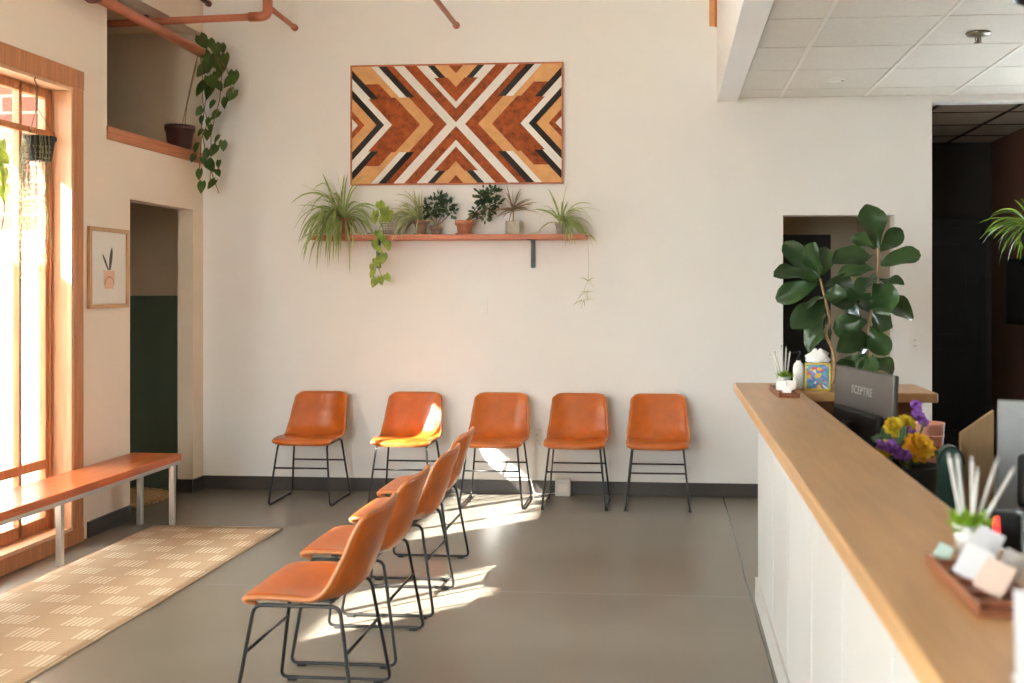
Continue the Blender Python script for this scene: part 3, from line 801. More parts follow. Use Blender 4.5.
def leaf(b, base, tip, width, normal, shape='oval', nu=6, nv=4, fold=0.15, wave=0.0, curl=0.12, mi=0, seed=0.0):
    base = Vector(base); tip = Vector(tip); ax = tip - base; Lh = ax.length
    if Lh < 1e-6: return
    ax.normalize(); nm = Vector(normal); nm = nm - ax * nm.dot(ax)
    nm = nm.normalized() if nm.length > 1e-5 else ax.orthogonal().normalized()
    sd = ax.cross(nm)
    rows = []
    for i in range(nu + 1):
        s = i / nu
        if shape == 'heart': w = (math.sin(PI * min(1, s * 0.92 + 0.08)) ** 0.75) * (1.25 - 0.75 * s)
        elif shape == 'fiddle': w = (math.sin(PI * (0.03 + 0.94 * s ** 1.25)) ** 0.65) * (0.62 + 0.45 * s) * (1.0 if s < 0.93 else 0.8)
        else: w = math.sin(PI * (0.04 + 0.94 * s)) ** 0.85
        row = []
        for j in range(nv + 1):
            q = -1 + 2 * j / nv
            back = -0.16 * Lh * (abs(q) ** 1.5) * (1 - s) ** 3 if shape == 'heart' else 0
            z = fold * abs(q) * width * 0.5 * w - curl * Lh * s * s + wave * math.sin(s * 9 + q * 2 + seed * 7) * abs(q) * width * 0.3
            row.append(base + ax * (s * Lh + back) + sd * (q * w * width * 0.5) + nm * z)
        rows.append(row)
    b.grid(rows, mi)

def spider(name, label, loc, potfn, n, lmin, lmax, wd, matl, h, bias=None, group='potted plants on the wall shelf', ymax=D - 0.006, dr=(2.2, 5.0)):
    t = thing(name, label, 'potted plant', loc, 0, group)
    potfn(t)
    b = MB()
    for k in range(n):
        az = rnd.uniform(0, 2 * PI)
        if bias is not None and rnd.random() < bias[1]: az = bias[0] + rnd.uniform(-0.9, 0.9)
        elif math.sin(az) > 0.2: az = -az
        el = R(rnd.uniform(25, 88)); Lh = rnd.uniform(lmin, lmax)
        base = Vector((math.cos(az) * 0.012, math.sin(az) * 0.012, h))
        ribbon(b, base, az, el, Lh, wd * rnd.uniform(0.7, 1.1), rnd.uniform(*dr), ymax=(ymax - loc[1]) if ymax else None, board=(-2.66 - loc[0], -0.585 - loc[0]))
    b.build('foliage', matl, t)
    return t
def simple_pot(rb, rt, h, m, rim=0.008, rimh=0.025, saucer=True, name='pot', seg=24):
    def f(t):
        z = 0.0
        if saucer:
            b = MB(); b.lathe([(0, 0), (rb + 0.012, 0), (rb + 0.02, 0.014), (rb + 0.014, 0.014), (rb + 0.008, 0.006), (0, 0.006)], seg=seg); b.build('saucer', m, t); z = 0.006
        b = MB(); b.lathe(pot_profile(rb, rt, h, rim, rimh), (0, 0, z), seg=seg); p = b.build(name, m, t)
        b = MB(); b.lathe([(0, h * 0.86), (rt * 0.6, h * 0.87), (rt - 0.012, h * 0.85)], (0, 0, z), seg=16); b.build('soil', M['soil'], t)
    return f

PY = 7.20
def shelfx(px): return at(px, 230, PY).x
# 1 large spider plant
x = shelfx(343)
spider('spider_plant', 'big arching spider plant in a terracotta pot at the left end of the shelf', (x, PY, sz1), simple_pot(0.048, 0.072, 0.12, M['terra']), 120, 0.28, 0.50, 0.017, M['spider'], 0.115, bias=(PI * 1.25, 0.6), dr=(5.0, 14.0))
o = bpy.data.objects['spider_plant']
b = MB()
for (az, el, L_, dr) in ((1.3, 80, 0.36, 0.5), (2.9, 62, 0.45, 2.4), (3.0, 45, 0.42, 2.6), (2.6, 70, 0.42, 1.4)):
    ribbon(b, (-0.03, 0, 0.115), az, R(el), L_, 0.019, dr, n=12, ymax=D - 0.006 - PY)
b.build('long_leaf', M['spider'], o)

# 2 trailing lime pothos in white wire basket
x = shelfx(388)
t = thing('trailing_pothos', 'lime green trailing pothos in a white wire basket on the shelf', 'potted plant', (x, PY - 0.02, sz1), 0, 'potted plants on the wall shelf')
b = MB()
for k in range(6):
    z = 0.004 + 0.018 * k; r = 0.038 + 0.012 * k / 5
    b.tube([(r * math.cos(a), r * math.sin(a), z) for a in [2 * PI * i / 20 for i in range(20)]], 0.0022, seg=5, closed=True)
for i in range(14):
    a = 2 * PI * i / 14; b.tube([(0.038 * math.cos(a), 0.038 * math.sin(a), 0.004), (0.05 * math.cos(a), 0.05 * math.sin(a), 0.094)], 0.0018, seg=5)
b.build('wire_basket', M['wire'], t)
b = MB(); b.lathe([(0, 0.003), (0.033, 0.003), (0.043, 0.085), (0.036, 0.085), (0.0, 0.075)], seg=20); b.build('inner_pot', M['clay'], t)
b = MB(); vine = []
O = Vector((x, PY - 0.02, sz1))
pts = [(386, 222), (382, 230), (378, 238), (378, 250), (377, 262), (374, 272), (373, 283)]
vv = [at(px, py, 7.07) - O for px, py in pts]; vv[0] = Vector((-0.01, 0, 0.09)); vv[1] = Vector((-0.03, -0.08, 0.06))
b.tube(vv, 0.003, seg=6); b.tube([vv[4], at(381, 275, 7.07) - O, at(385, 280, 7.07) - O], 0.0025, seg=5)
b.build('vine', M['vine'], t)
b = MB()
lv = [(381, 207, 10), (376, 216, 9), (384, 213, 11), (389, 218, 9), (383, 222, 10), (374, 221, 7), (391, 214, 6), (379, 236, 9), (383, 240, 8), (375, 245, 9), (388, 246, 9), (384, 258, 8), (377, 263, 9), (381, 260, 8), (372, 274, 8), (374, 283, 9), (381, 281, 8), (388, 278, 8), (372, 268, 7), (380, 250, 7)]
for (px, py, s) in lv:
    c = at(px, py, 7.06 if py > 228 else 7.14) - O; L_ = s / 985 * 7.2 * 1.15
    a = rnd.uniform(-0.7, 0.7); dn = Vector((math.sin(a), -0.25, -math.cos(a)))
    leaf(b, c - dn * L_ * 0.5, c + dn * L_ * 0.5, L_ * 0.85, (rnd.uniform(-0.4, 0.4), -1, 0.3), 'heart', curl=0.1)
b.build('leaves', M['lime'], t)

# 3 pale spider plant in grey brown pot
x = shelfx(421)
spider('spider_plant', 'pale spider plant in a grey brown clay pot with saucer, second pot of the shelf', (x, PY, sz1), simple_pot(0.036, 0.05, 0.105, M['clay']), 75, 0.20, 0.36, 0.012, M['pale'], 0.10, bias=(PI * 1.1, 0.68), dr=(4.0, 11.0))
o = bpy.data.objects['spider_plant.001']
b = MB(); ribbon(b, (-0.03, 0, 0.1), PI * 0.7, R(78), 0.24, 0.014, 0.5, ymax=D - 0.006 - PY); ribbon(b, (-0.01, 0, 0.1), PI, R(80), 0.26, 0.01, 0.8, ymax=D - 0.006 - PY); b.build('long_leaf', M['spider'], o)

def bushy(name, label, px, potfn, blobs, h, yo=0.0):
    x = shelfx(px); t = thing(name, label, 'potted plant', (x, PY + yo, sz1), 0, 'potted plants on the wall shelf'); O = Vector((x, PY + yo, sz1))
    if potfn: potfn(t)
    b = MB(); s = MB()
    for (bx, by, r, n) in blobs:
        c = at(bx, by, PY + yo) - O; rr = r / 985 * 7.25
        s.tube([(0, 0, h), (c.x * 0.5, 0, h + (c.z - h) * 0.45), (c.x, c.y, c.z)], [0.005, 0.004, 0.003], seg=6)
        for k in range(n):
            v = Vector((rnd.gauss(0, 1), rnd.gauss(0, 1) * 0.8, rnd.gauss(0, 1))); v.normalize(); v *= rr * rnd.uniform(0.25, 1.0)
            if v.y + yo + PY > D - 0.03: v.y = -v.y
            p = c + v; d = (v.normalized() + Vector((0, 0, 0.25)) + Vector((rnd.uniform(-.5, .5), rnd.uniform(-.5, .5), rnd.uniform(-.5, .5)))).normalized()
            L_ = rnd.uniform(0.028, 0.045)
            leaf(b, p, p + d * L_, L_ * 0.52, (rnd.uniform(-1, 1), -1, rnd.uniform(-0.2, 1)), 'oval', nu=4, nv=2, curl=0.05)
    b.build('leaves', M['dark'], t); s.build('stems', M['stem'], t)
    return t
bushy('bushy_plant', 'dark leafy bush behind the pale spider plant, left of the terracotta pot', 434, simple_pot(0.03, 0.04, 0.07, M['clay'], saucer=False), [(428, 209, 9, 36), (437, 204, 11, 60), (447, 206, 9, 50), (452, 212, 6, 20), (431, 215, 7, 22)], 0.065, 0.055)
bushy('bushy_plant', 'dark leafy plant leaning right from a terracotta pot in mid shelf', 464.5, simple_pot(0.05, 0.062, 0.10, M['terra'], 0.010, 0.032), [(483, 197, 9, 50), (492, 194, 8, 48), (488, 205, 9, 55), (497, 203, 5, 22), (476, 211, 6, 24), (486, 216, 5, 20)], 0.09)

# 6 spiky dracaena in square concrete pot
x = shelfx(513)
t = thing('spiky_plant', 'spiky bronze leaved plant in a square concrete pot on the shelf', 'potted plant', (x, PY, sz1), R(6), 'potted plants on the wall shelf')
b = MB(); w = 0.052
b.box(-w, w, -w, w, 0.0, 0.008); 
for sx in (-1, 1):
    b.box(sx * w - (0.008 if sx > 0 else 0), sx * w + (0.008 if sx < 0 else 0), -w, w, 0.0, 0.10, b=0.001); b.box(-w, w, sx * w - (0.008 if sx > 0 else 0), sx * w + (0.008 if sx < 0 else 0), 0.0, 0.10, b=0.001)
b.build('pot', M['concrete'], t)
b = MB(); b.box(-w + 0.008, w - 0.008, -w + 0.008, w - 0.008, 0.06, 0.088); b.build('soil', M['soil'], t)
b = MB(); b.tube([(0, 0, 0.088), (0.004, 0, 0.15), (0.0, 0, 0.2)], [0.006, 0.005, 0.004], seg=7); b.build('stem', M['trunk'], t)
b = MB()
for k in range(44):
    az = rnd.uniform(0, 2 * PI); el = R(rnd.uniform(-15, 85)); ribbon(b, (0, 0, 0.17 + 0.03 * rnd.random()), az, el, rnd.uniform(0.13, 0.21), 0.009, rnd.uniform(0.5, 5), n=7, ymax=D - 0.006 - PY)
b.build('leaves', M['drac'], t)

# 7 right spider plant with runner
x = shelfx(561)
spider('spider_plant', 'arching spider plant at the right end of the shelf with a dangling runner', (x, PY, sz1), simple_pot(0.03, 0.042, 0.085, M['greycard'], 0.004, 0.015, saucer=False), 46, 0.18, 0.36, 0.014, M['spider'], 0.08, bias=(-0.6, 0.6), dr=(6.0, 14.0))
o = bpy.data.objects['spider_plant.002']; O = Vector((x, PY, sz1))
b = MB()
for (az, el, L_, dr) in ((2.5, 75, 0.3, 3.2), (3.4, 55, 0.22, 5.0), (3.0, 60, 0.3, 5.5), (0.2, 60, 0.36, 5.0)):
    ribbon(b, (0, 0, 0.08), az, R(el), L_, 0.016, dr, n=12, ymax=D - 0.006 - PY)
b.build('long_leaf', M['spider'], o)
run = [(570, 225), (583, 228), (588, 245), (589, 265), (588, 280), (584, 290), (586, 298)]
b = MB(); rr = [at(px, py, 7.12) - O for px, py in run]; rr[0] = Vector((0.01, 0, 0.09)); b.tube(rr, 0.0016, seg=5)
R2 = [(588, 281, -0.6), (586, 292, 0.8), (584, 300, 0.2)]
for (px, py, s) in R2:
    c = at(px, py, 7.12) - O
    for k in range(5):
        az = rnd.uniform(0, 2 * PI); ribbon(b, c, az, R(rnd.uniform(-50, 40)), rnd.uniform(0.05, 0.10), 0.006, 9, n=6, ymax=D - 0.006 - PY)
b.build('runner', M['pale'], o)

# ================================================================ LOFT PLANT
O = at(182, 151.5, 6.99); O.x = XL - 0.045; O = Vector((XL - 0.045, 7.045, 2.573))
t = thing('philodendron', 'heart leaf philodendron trailing from a plum pot on the loft sill', 'potted plant', O)
b = MB(); b.lathe([(0, 0), (0.08, 0), (0.098, 0.135), (0.106, 0.135), (0.108, 0.17), (0.099, 0.17), (0.092, 0.135), (0, 0.125)], seg=28); b.build('pot', M['plum'], t)
b = MB(); b.lathe([(0, 0.128), (0.06, 0.13), (0.105, 0.126)], seg=18); b.build('soil', M['soil'], t)
def z1(px, py, Y=7.10): return at(px / 3.104, py / 3.104, Y) - O
b = MB()
vines = [[(560, 392), (575, 345), (590, 270), (603, 215), (620, 150)], [(568, 392), (580, 330), (597, 255), (612, 190)], [(620, 150), (628, 230), (630, 320), (645, 380), (625, 430), (618, 545)], [(655, 150), (690, 220), (682, 310), (668, 360), (655, 420), (655, 490), (652, 565)], [(660, 160), (705, 215), (722, 290)], [(640, 300), (625, 400), (640, 480), (665, 560), (680, 600)]]
for v in vines:
    q = [z1(px, py) for px, py in v]
    if v[0][1] > 380: q[0] = Vector((rnd.uniform(-0.02, 0.03), 0.02, 0.13))
    b.tube(q, 0.0035, seg=6)
b.build('vines', M['stem'], t)
b = MB()
lv = [(630, 130, 40), (655, 138, 30), (670, 155, 34), (645, 205, 36), (685, 215, 40), (700, 185, 30), (625, 220, 36), (655, 255, 34), (622, 275, 42), (680, 268, 28), (708, 255, 34), (725, 242, 34), (715, 297, 34), (697, 320, 28), (657, 325, 22), (648, 285, 40), (617, 347, 24), (625, 373, 22), (667, 358, 26), (645, 378, 20), (653, 398, 18), (620, 412, 20), (643, 420, 26), (672, 432, 22), (693, 453, 26), (662, 468, 30), (640, 480, 26), (608, 460, 26), (653, 515, 34), (678, 510, 20), (618, 543, 26), (655, 572, 28), (625, 582, 28), (677, 537, 20), (598, 492, 20), (570, 470, 20), (690, 150, 26), (640, 175, 30), (668, 190, 34), (633, 500, 22), (670, 240, 26)]
for (px, py, s) in lv:
    c = z1(px, py, 7.10 + rnd.uniform(-0.08, 0.06)); L_ = s / 3.104 / 985 * 7.4 * 1.3
    a = rnd.uniform(-0.7, 0.7); dn = Vector((math.sin(a), -0.3, -math.cos(a)))
    leaf(b, c - dn * L_ * 0.5, c + dn * L_ * 0.5, L_ * 0.8, (rnd.uniform(-0.5, 0.6), -1, 0.5), 'heart', curl=0.12)
b.build('leaves', M['philo'], t)

# ================================================================ PIPES
def elbow(a, p, c, r, n=6):
    a, p, c = Vector(a), Vector(p), Vector(c); u = (a - p).normalized() * r; v = (c - p).normalized() * r
    return [(p + u) * (1 - k / n) ** 2 + p * 2 * (k / n) * (1 - k / n) + (p + v) * (k / n) ** 2 for k in range(n + 1)]
t = thing('sprinkler_pipe', 'thick orange red sprinkler pipe running along the left wall to the loft plant', 'pipe', (-3.5, D, 3.3))
b = MB(); b.tube([(-3.46, 4.9, 3.325), (-3.46, D - 0.004, 3.285)], 0.036, seg=16); b.build('pipe_run', M['pipe'], t, t.location)
b = MB(); b.tube([(-3.46, 5.56, 3.318), (-3.46, 5.72, 3.316)], 0.052, seg=16); b.tube([(-3.46, 5.60, 3.317), (-3.46, 5.61, 3.317)], 0.064, seg=16); b.tube([(-3.46, 5.67, 3.317), (-3.46, 5.68, 3.317)], 0.064, seg=16)
b.tube([(-3.46, 5.64, 3.33), (-3.46, 5.64, 3.42)], 0.012, seg=8)
b.build('coupling', M['pipedark'], t, t.location)
t = thing('sprinkler_pipe', 'orange red pipe crossing from the loft opening to an elbow with a wall stub', 'pipe', (-2.8, 6.8, 3.5))
A = at(105, 24, 6.8); E_ = at(266, 16.5, 6.8); 
b = MB(); b.tube([A - Vector((1.2, 0, 0.01)), A, E_ + Vector((-0.09, 0, 0))], 0.026, seg=14)
b.tube([E_ + Vector((0.012, 0, 0.055)), E_ + Vector((0.012, 0, 1.2))], 0.024, seg=14)
b.tube([E_ + Vector((0.012, 0, 0.075)), Vector((E_.x + 0.012, D - 0.003, E_.z + 0.055))], 0.019, seg=12)
b.build('pipe_run', M['pipe'], t, t.location)
b = MB(); b.tube([E_ + Vector((-0.12, 0, 0))] + elbow(E_ - Vector((1, 0, 0)), E_ + Vector((0.012, 0, 0)), E_ + Vector((0.012, 0, 1)), 0.055) + [E_ + Vector((0.012, 0, 0.14))], 0.034, seg=14)
b.build('elbow', M['pipe'], t, t.location)
b = MB(); P0 = at(146, 20, 6.8); b.tube([P0 - Vector((0.012, 0, 0)), P0 + Vector((0.012, 0, 0))], 0.034, seg=14); b.tube([P0 + Vector((0, 0, 0.02)), P0 + Vector((0, 0, 0.085))], 0.009, seg=8)
b.build('hanger_clamp', M['pipedark'], t, t.location)
b = MB(); P1 = at(301, 27, D - 0.02); b.tube([Vector((E_.x + 0.012, D - 0.03, E_.z + 0.056)), Vector((E_.x + 0.012, D - 0.0, E_.z + 0.055))], 0.025, seg=12); b.build('end_cap', M['pipe'], t, t.location)
P2 = at(456.5, 25.5, D)
t = thing('sprinkler_pipe', 'thin orange red pipe stub entering the back wall above the mosaic', 'pipe', P2)
b = MB(); b.tube([P2 - Vector((0, 2.6, -0.02)), P2], 0.019, seg=12); b.build('pipe_run', M['pipe'], t, P2)
b = MB(); b.tube([P2 - Vector((0, 0.02, 0)), P2], 0.027, seg=12); b.build('wall_flange', M['pipe'], t, P2)
P3 = at(209, 4, D)
t = thing('sprinkler_pipe', 'dark red pipe end at the top edge above the loft plant', 'pipe', P3)
b = MB(); b.tube([P3 - Vector((-0.06, 2.0, -0.02)), P3 - Vector((0, 0.0, 0))], 0.016, seg=12); b.build('pipe_run', M['pipedark'], t, P3)
b = MB(); b.tube([P3 - Vector((0, 0.02, 0)), P3], 0.024, seg=12); b.build('wall_flange', M['pipedark'], t, P3)

# wooden panel at top near the beam
t = thing('wood_panel', 'narrow orange wood edged panel high on the back wall beside the beam', 'wall panel', (0.33, D, 3.47))
b = MB(); b.box(0.30, 0.338, D - 0.02, D - 0.001, 3.47, 4.3, b=0.002); b.build('panel', M['tanwood'], t, t.location)
b = MB(); b.box(0.338, 0.356, D - 0.03, D - 0.001, 3.465, 4.3, b=0.002); b.build('edge_strip', M['shelfwood'], t, t.location)

# ================================================================ HANGING PLANTS AT THE WINDOW
HX, HY = -3.50, 5.245
t = thing('hanging_planter', 'black hanging pot with long dry trailing strands in the window', 'hanging plant', (HX, HY, 2.25))
O = Vector(t.location)
b = MB(); b.lathe([(0, 0), (0.056, 0), (0.074, 0.115), (0.082, 0.115), (0.082, 0.135), (0.074, 0.135), (0.066, 0.11), (0, 0.1)], seg=24); b.build('pot', M['plastic'], t)
b = MB(); zt = W1[3] - 0.018 - O.z
for a in (0.3, 2.4, 4.5): b.tube([(0.078 * math.cos(a), 0.078 * math.sin(a), 0.13), (-0.02, 0.0, 0.30)], 0.0022, seg=5)
b.tube([(-0.02, 0, 0.30), (-0.025, 0.0, zt - 0.03)], 0.003, seg=5)
for k in range(8): b.tube([(-0.0225 + 0.007 * math.cos(a), 0.004 * (k % 2), 0.32 + k * (zt - 0.36) / 8 + 0.012 * math.sin(a)) for a in [2 * PI * i / 8 for i in range(8)]], 0.0025, seg=4, closed=True)
b.tube([(-0.025, 0, zt - 0.03), (-0.035, 0, zt - 0.015), (-0.025, 0, zt)], 0.004, seg=5)
b.build('hanger', M['stem'], t)
b = MB()
for k in range(46):
    a = rnd.uniform(-3.3, -0.4); r = rnd.uniform(0.03, 0.085); q = [Vector((0.05 * math.cos(a), 0.05 * math.sin(a), 0.12)), Vector((0.088 * math.cos(a), 0.088 * math.sin(a), 0.135))]
    L_ = rnd.choice((0.25, 0.4, 0.6, 0.8, 0.95)) * rnd.uniform(0.8, 1.05); p = Vector((0.09 * math.cos(a), 0.09 * math.sin(a), 0.1)); nst = int(L_ / 0.03)
    for i in range(nst):
        q.append(p.copy()); p = p + Vector((rnd.uniform(-0.006, 0.006), rnd.uniform(-0.006, 0.006), -0.03))
        for jj in range(2):
            dd = Vector((rnd.uniform(-1, 1), rnd.uniform(-1, 1), rnd.uniform(-0.6, 0.6))).normalized() * 0.014
            leaf(b, p, p + dd, 0.008, (0, 0, 1), 'oval', nu=2, nv=2, curl=0)
    b.tube(q, 0.0012, seg=4)
b.build('trailing_strands', M['pearl'], t)

HY2 = 4.62
t = thing('hanging_planter', 'broad leaved hanging plant in the window beside the black pot of dry strands', 'hanging plant', (-3.48, HY2, 2.40)); O = Vector(t.location)
b = MB(); b.lathe([(0, 0), (0.056, 0), (0.074, 0.115), (0.082, 0.115), (0.082, 0.135), (0.074, 0.135), (0.066, 0.11), (0, 0.1)], seg=24); b.build('pot', M['plastic'], t)
b = MB(); zt = W1[3] - 0.018 - O.z
for a in (0.3, 2.4, 4.5): b.tube([(0.078 * math.cos(a), 0.078 * math.sin(a), 0.13), (-0.02, 0.0, 0.25)], 0.0022, seg=5)
b.tube([(-0.02, 0, 0.25), (-0.02, 0.0, zt)], 0.003, seg=5); b.build('hanger', M['stem'], t)
b = MB(); s = MB()
for k in range(7):
    a = rnd.uniform(0, 2 * PI); p = Vector((0.06 * math.cos(a), 0.06 * math.sin(a), 0.12)); q = [p.copy()]
    L_ = rnd.uniform(0.3, 0.75); p = Vector((0.1 * math.cos(a), 0.1 * math.sin(a) + 0.03, 0.11)); 
    for i in range(int(L_ / 0.07)):
        q.append(p.copy()); d = Vector((rnd.uniform(-1, 1), rnd.uniform(-0.6, 1), -0.8)).normalized(); leaf(b, p, p + d * 0.09, 0.06, (0.3, -1, 0.6), 'heart')
        p = p + Vector((rnd.uniform(-0.01, 0.01), rnd.uniform(-0.01, 0.02), -0.07))
    s.tube(q, 0.003, seg=5)
for (px, py, L_) in ((2, 150, .10), (4, 178, .10), (5, 195, .09), (1, 165, .10)):
    c = at(px, py, 4.95) - O; leaf(b, c + Vector((0, 0, 0.05)), c - Vector((0, 0.01, L_ / 2)), 0.055, (0.2, -1, 0.3), 'heart')
s.tube([Vector((0.06, 0.06, 0.1)), at(1, 150, 4.95) - O, at(4, 190, 4.95) - O, at(4, 215, 4.95) - O, at(1, 232, 4.95) - O], 0.003, seg=5)
b.build('leaves', M['lime'], t); s.build('vines', M['stem'], t)

# ================================================================ SWITCHES, OUTLETS, WHITE BOX
def plate(name, label, cat, px, py, kind, w=0.042, h=0.062):
    c = at(px, py, D); t = thing(name, label, cat, c)
    b = MB(); b.box(-w, w, -0.011, 0, -h, h, b=0.003); b.build('cover_plate', M['plate'], t)
    if kind == 'switch':
        b = MB(); b.box(-0.017, 0.017, -0.016, -0.010, -0.033, 0.033, b=0.003); b.build('rocker', M['plate'], t)
    else:
        for s in (-1, 1):
            b = MB(); b.box(-0.017, 0.017, -0.0135, -0.010, s * 0.021 - 0.014, s * 0.021 + 0.014, b=0.003); r_ = b.build('socket', M['plate'], t)
            b = MB()
            for xx in (-0.007, 0.007): b.box(xx - 0.0013, xx + 0.0013, -0.0142, -0.013, s * 0.021 - 0.002, s * 0.021 + 0.007)
            b.tube([(0, -0.0142, s * 0.021 - 0.007), (0, -0.013, s * 0.021 - 0.007)], 0.0024, seg=8); b.build('slots', M['black'], r_)
    return t
plate('light_switch', 'white light switch plate on the back wall below the shelf', 'light switch', 483, 305.5, 'switch', 0.033, 0.06)
plate('power_outlet', 'white power outlet low on the wall between two leather chairs', 'power outlet', 537.5, 437.5, 'outlet', 0.036, 0.06)
plate('power_outlet', 'white power outlet on the narrow wall beside the dark hallway', 'power outlet', 914.5, 343, 'outlet', 0.040, 0.062)
c = at(563, 496, D - 0.06)
t = thing('white_box', 'small white plastic box on the floor against the baseboard', 'box', (c.x, D - 0.05, 0))
b = MB(); b.box(-0.058, 0.058, -0.034, 0.034, 0.0, 0.122, b=0.008); b.build('housing', M['whitebox'], t)
b = MB(); b.box(-0.035, 0.035, -0.0362, -0.033, 0.03, 0.09, b=0.003); b.build('front_panel', M['plate'], t)
b = MB(); o1 = at(537.5, 436, D)
b.tube([(o1.x + 0.0, D - 0.012, o1.z - 0.02), (o1.x - 0.01, D - 0.035, o1.z - 0.05), (o1.x - 0.03, D - 0.03, o1.z - 0.16), (o1.x - 0.05, D - 0.028, 0.12), (o1.x - 0.02, D - 0.035, 0.012), (o1.x + 0.05, D - 0.05, 0.006), (c.x - 0.06, D - 0.045, 0.018)], 0.003, seg=6)
o = b.build('power_cord', M['white']); tag(o, 'white power cord running from the low outlet to the white box', 'cord'); o.name = 'extension_cable'

# ================================================================ RECEPTION COUNTER
t = thing('reception_counter', 'long reception counter with oak ledge and white panelled front', 'counter', (0.45, 4.9, 0)); L = t.location
b = MB(); b.box(0.322, 0.605, 0.75, 4.935, 1.027, 1.07, b=0.006); b.box(0.605, 1.20, 4.50, 4.935, 1.027, 1.07, b=0.006)
b.build('worktop', M['oak'], t, L)
b = MB(); b.box(0.455, 0.575, 0.80, 4.90, 0.0, 1.027); b.build('front_panel', M['panelwhite'], t, L)
b = MB()
for y in (4.87, 4.17, 3.665, 3.065, 2.52, 1.955, 1.40, 0.85):
    pass
gr = [4.885, 4.18, 3.665, 3.065, 2.52, 1.96, 1.40, 0.83]
for a, c in zip(gr, gr[1:]):
    bb = MB(); bb.box(0.437, 0.4551, c + 0.006, a - 0.006, 0.115, 1.02, b=0.002); bb.build('panel_board', M['panelwhite'], t, L)
b.bm.free()
b = MB(); b.box(0.425, 0.456, 0.80, 4.905, 0.0, 0.115, b=0.003); b.build('plinth', M['panelwhite'], t, L)
b = MB(); b.box(0.430, 0.456, 0.80, 4.90, 0.99, 1.0265, b=0.003); b.build('cornice_strip', M['panelwhite'], t, L)
b = MB(); b.box(0.60, 1.14, 4.55, 4.90, 0.0, 1.026); b.build('return_panel', M['oakdark'], t, L)
b = MB(); b.box(0.575, 1.62, 0.8, 4.50, 0.715, 0.745, b=0.003); b.box(0.575, 1.62, 2.2, 2.23, 0, 0.715); b.box(1.25, 1.6, 4.45, 4.5, 0.0, 0.715); b.box(1.3, 1.6, 0.85, 0.9, 0, 0.715)
b.bm.free()
t = thing('reception_desk', 'dark grey desk behind the counter ledge carrying the monitors and flowers', 'desk', (1.1, 2.6, 0)); L = t.location
b = MB(); b.box(0.61, 1.62, 0.8, 4.49, 0.715, 0.745, b=0.003); b.build('desk_top', M['plasticgrey'], t, L)
for y in (0.85, 2.2, 4.40):
    b = MB(); b.box(0.64, 1.58, y, y + 0.03, 0, 0.715, b=0.002); b.build('support_panel', M['plasticgrey'], t, L)

# trays with cards and pots of grass with pens
def tray(label, x0, x1, y0, y1, pot, cards, potlabel, g):
    zt = 1.07
    t = thing('card_tray', label, 'tray', ((x0 + x1) / 2, (y0 + y1) / 2, zt), 0, 'card trays on the counter'); L = t.location
    b = MB(); b.box(x0, x1, y0, y1, zt + 0.0002, zt + 0.010, b=0.002); b.box(x0, x0 + 0.006, y0, y1, zt + 0.008, zt + 0.02, b=0.001); b.box(x1 - 0.006, x1, y0, y1, zt + 0.008, zt + 0.02, b=0.001)
    b.build('tray_base', M['traywood'], t, L)
    yy = y0 + 0.02
    while yy < y1 - 0.02:
        b = MB(); b.box(x0 + 0.006, x1 - 0.006, yy, yy + 0.006, zt + 0.010, zt + 0.018, b=0.001); yy += 0.055
        b.build('divider', M['traywood'], t, L)
    px, py, pz = pot
    k = thing('succulent_pot', potlabel, 'potted plant', (px, py, zt + pz), 0, 'pots of grass holding pens'); 
    b = MB(); b.lathe([(0, 0), (0.021, 0), (0.031, 0.056), (0.0275, 0.056), (0.026, 0.046), (0, 0.046)], seg=24); b.build('pot', M['penwhite'], k)
    b = MB()
    for q in range(240):
        a = rnd.uniform(0, 2 * PI); ribbon(b, (rnd.uniform(-1, 1) * 0.02, rnd.uniform(-1, 1) * 0.02, 0.046), a, R(rnd.uniform(15, 85)), rnd.uniform(0.022, 0.04), 0.004, 9, n=4)
    b.build('grass', M['succ'], k)
    return k
def pens(base, spec, labels, g):
    for (dx, dy, lx, ly, L_), lab in zip(spec, labels):
        o = Vector(base) + Vector((dx, dy, 0.05)); d = Vector((lx, ly, 1)).normalized()
        p = thing('pen', lab, 'pen', o, 0, g)
        b = MB(); b.tube([Vector((0, 0, 0)), d * 0.012, d * L_], [0.001, 0.0034, 0.0034], seg=8); b.build('barrel', M['penwhite'], p)
        b = MB(); b.tube([d * L_, d * (L_ + 0.008)], 0.003, seg=8); b.build('cap', M['greycard'], p)
def card_stack(label, x, y, m, rz, tilt, w=0.05, h=0.05, n=5, g='business cards in the trays', zt=1.081, roll=0.0):
    b = MB()
    mt = Matrix.Rotation(tilt, 4, 'X') @ Matrix.Translation((0, 0, 0.5 * w * math.sin(abs(roll)))) @ Matrix.Rotation(roll, 4, 'Y')
    for i in range(n): b.box(-w / 2 + 0.0008 * (i % 2), w / 2, 0.0014 * i, 0.0014 * i + 0.0011, 0, h - 0.0012 * (i % 3), mtx=mt)
    o = b.build('card_stack', m); o.location = (x, y, zt); o.rotation_euler = (0, 0, rz); tag(o, label, 'cards', g)
tray('reddish brown wooden card tray near the camera on the counter', 0.438, 0.532, 1.44, 1.72, (0.528, 1.775, 0.0003), None, 'white pot of artificial grass with pens by the near card tray', 0)
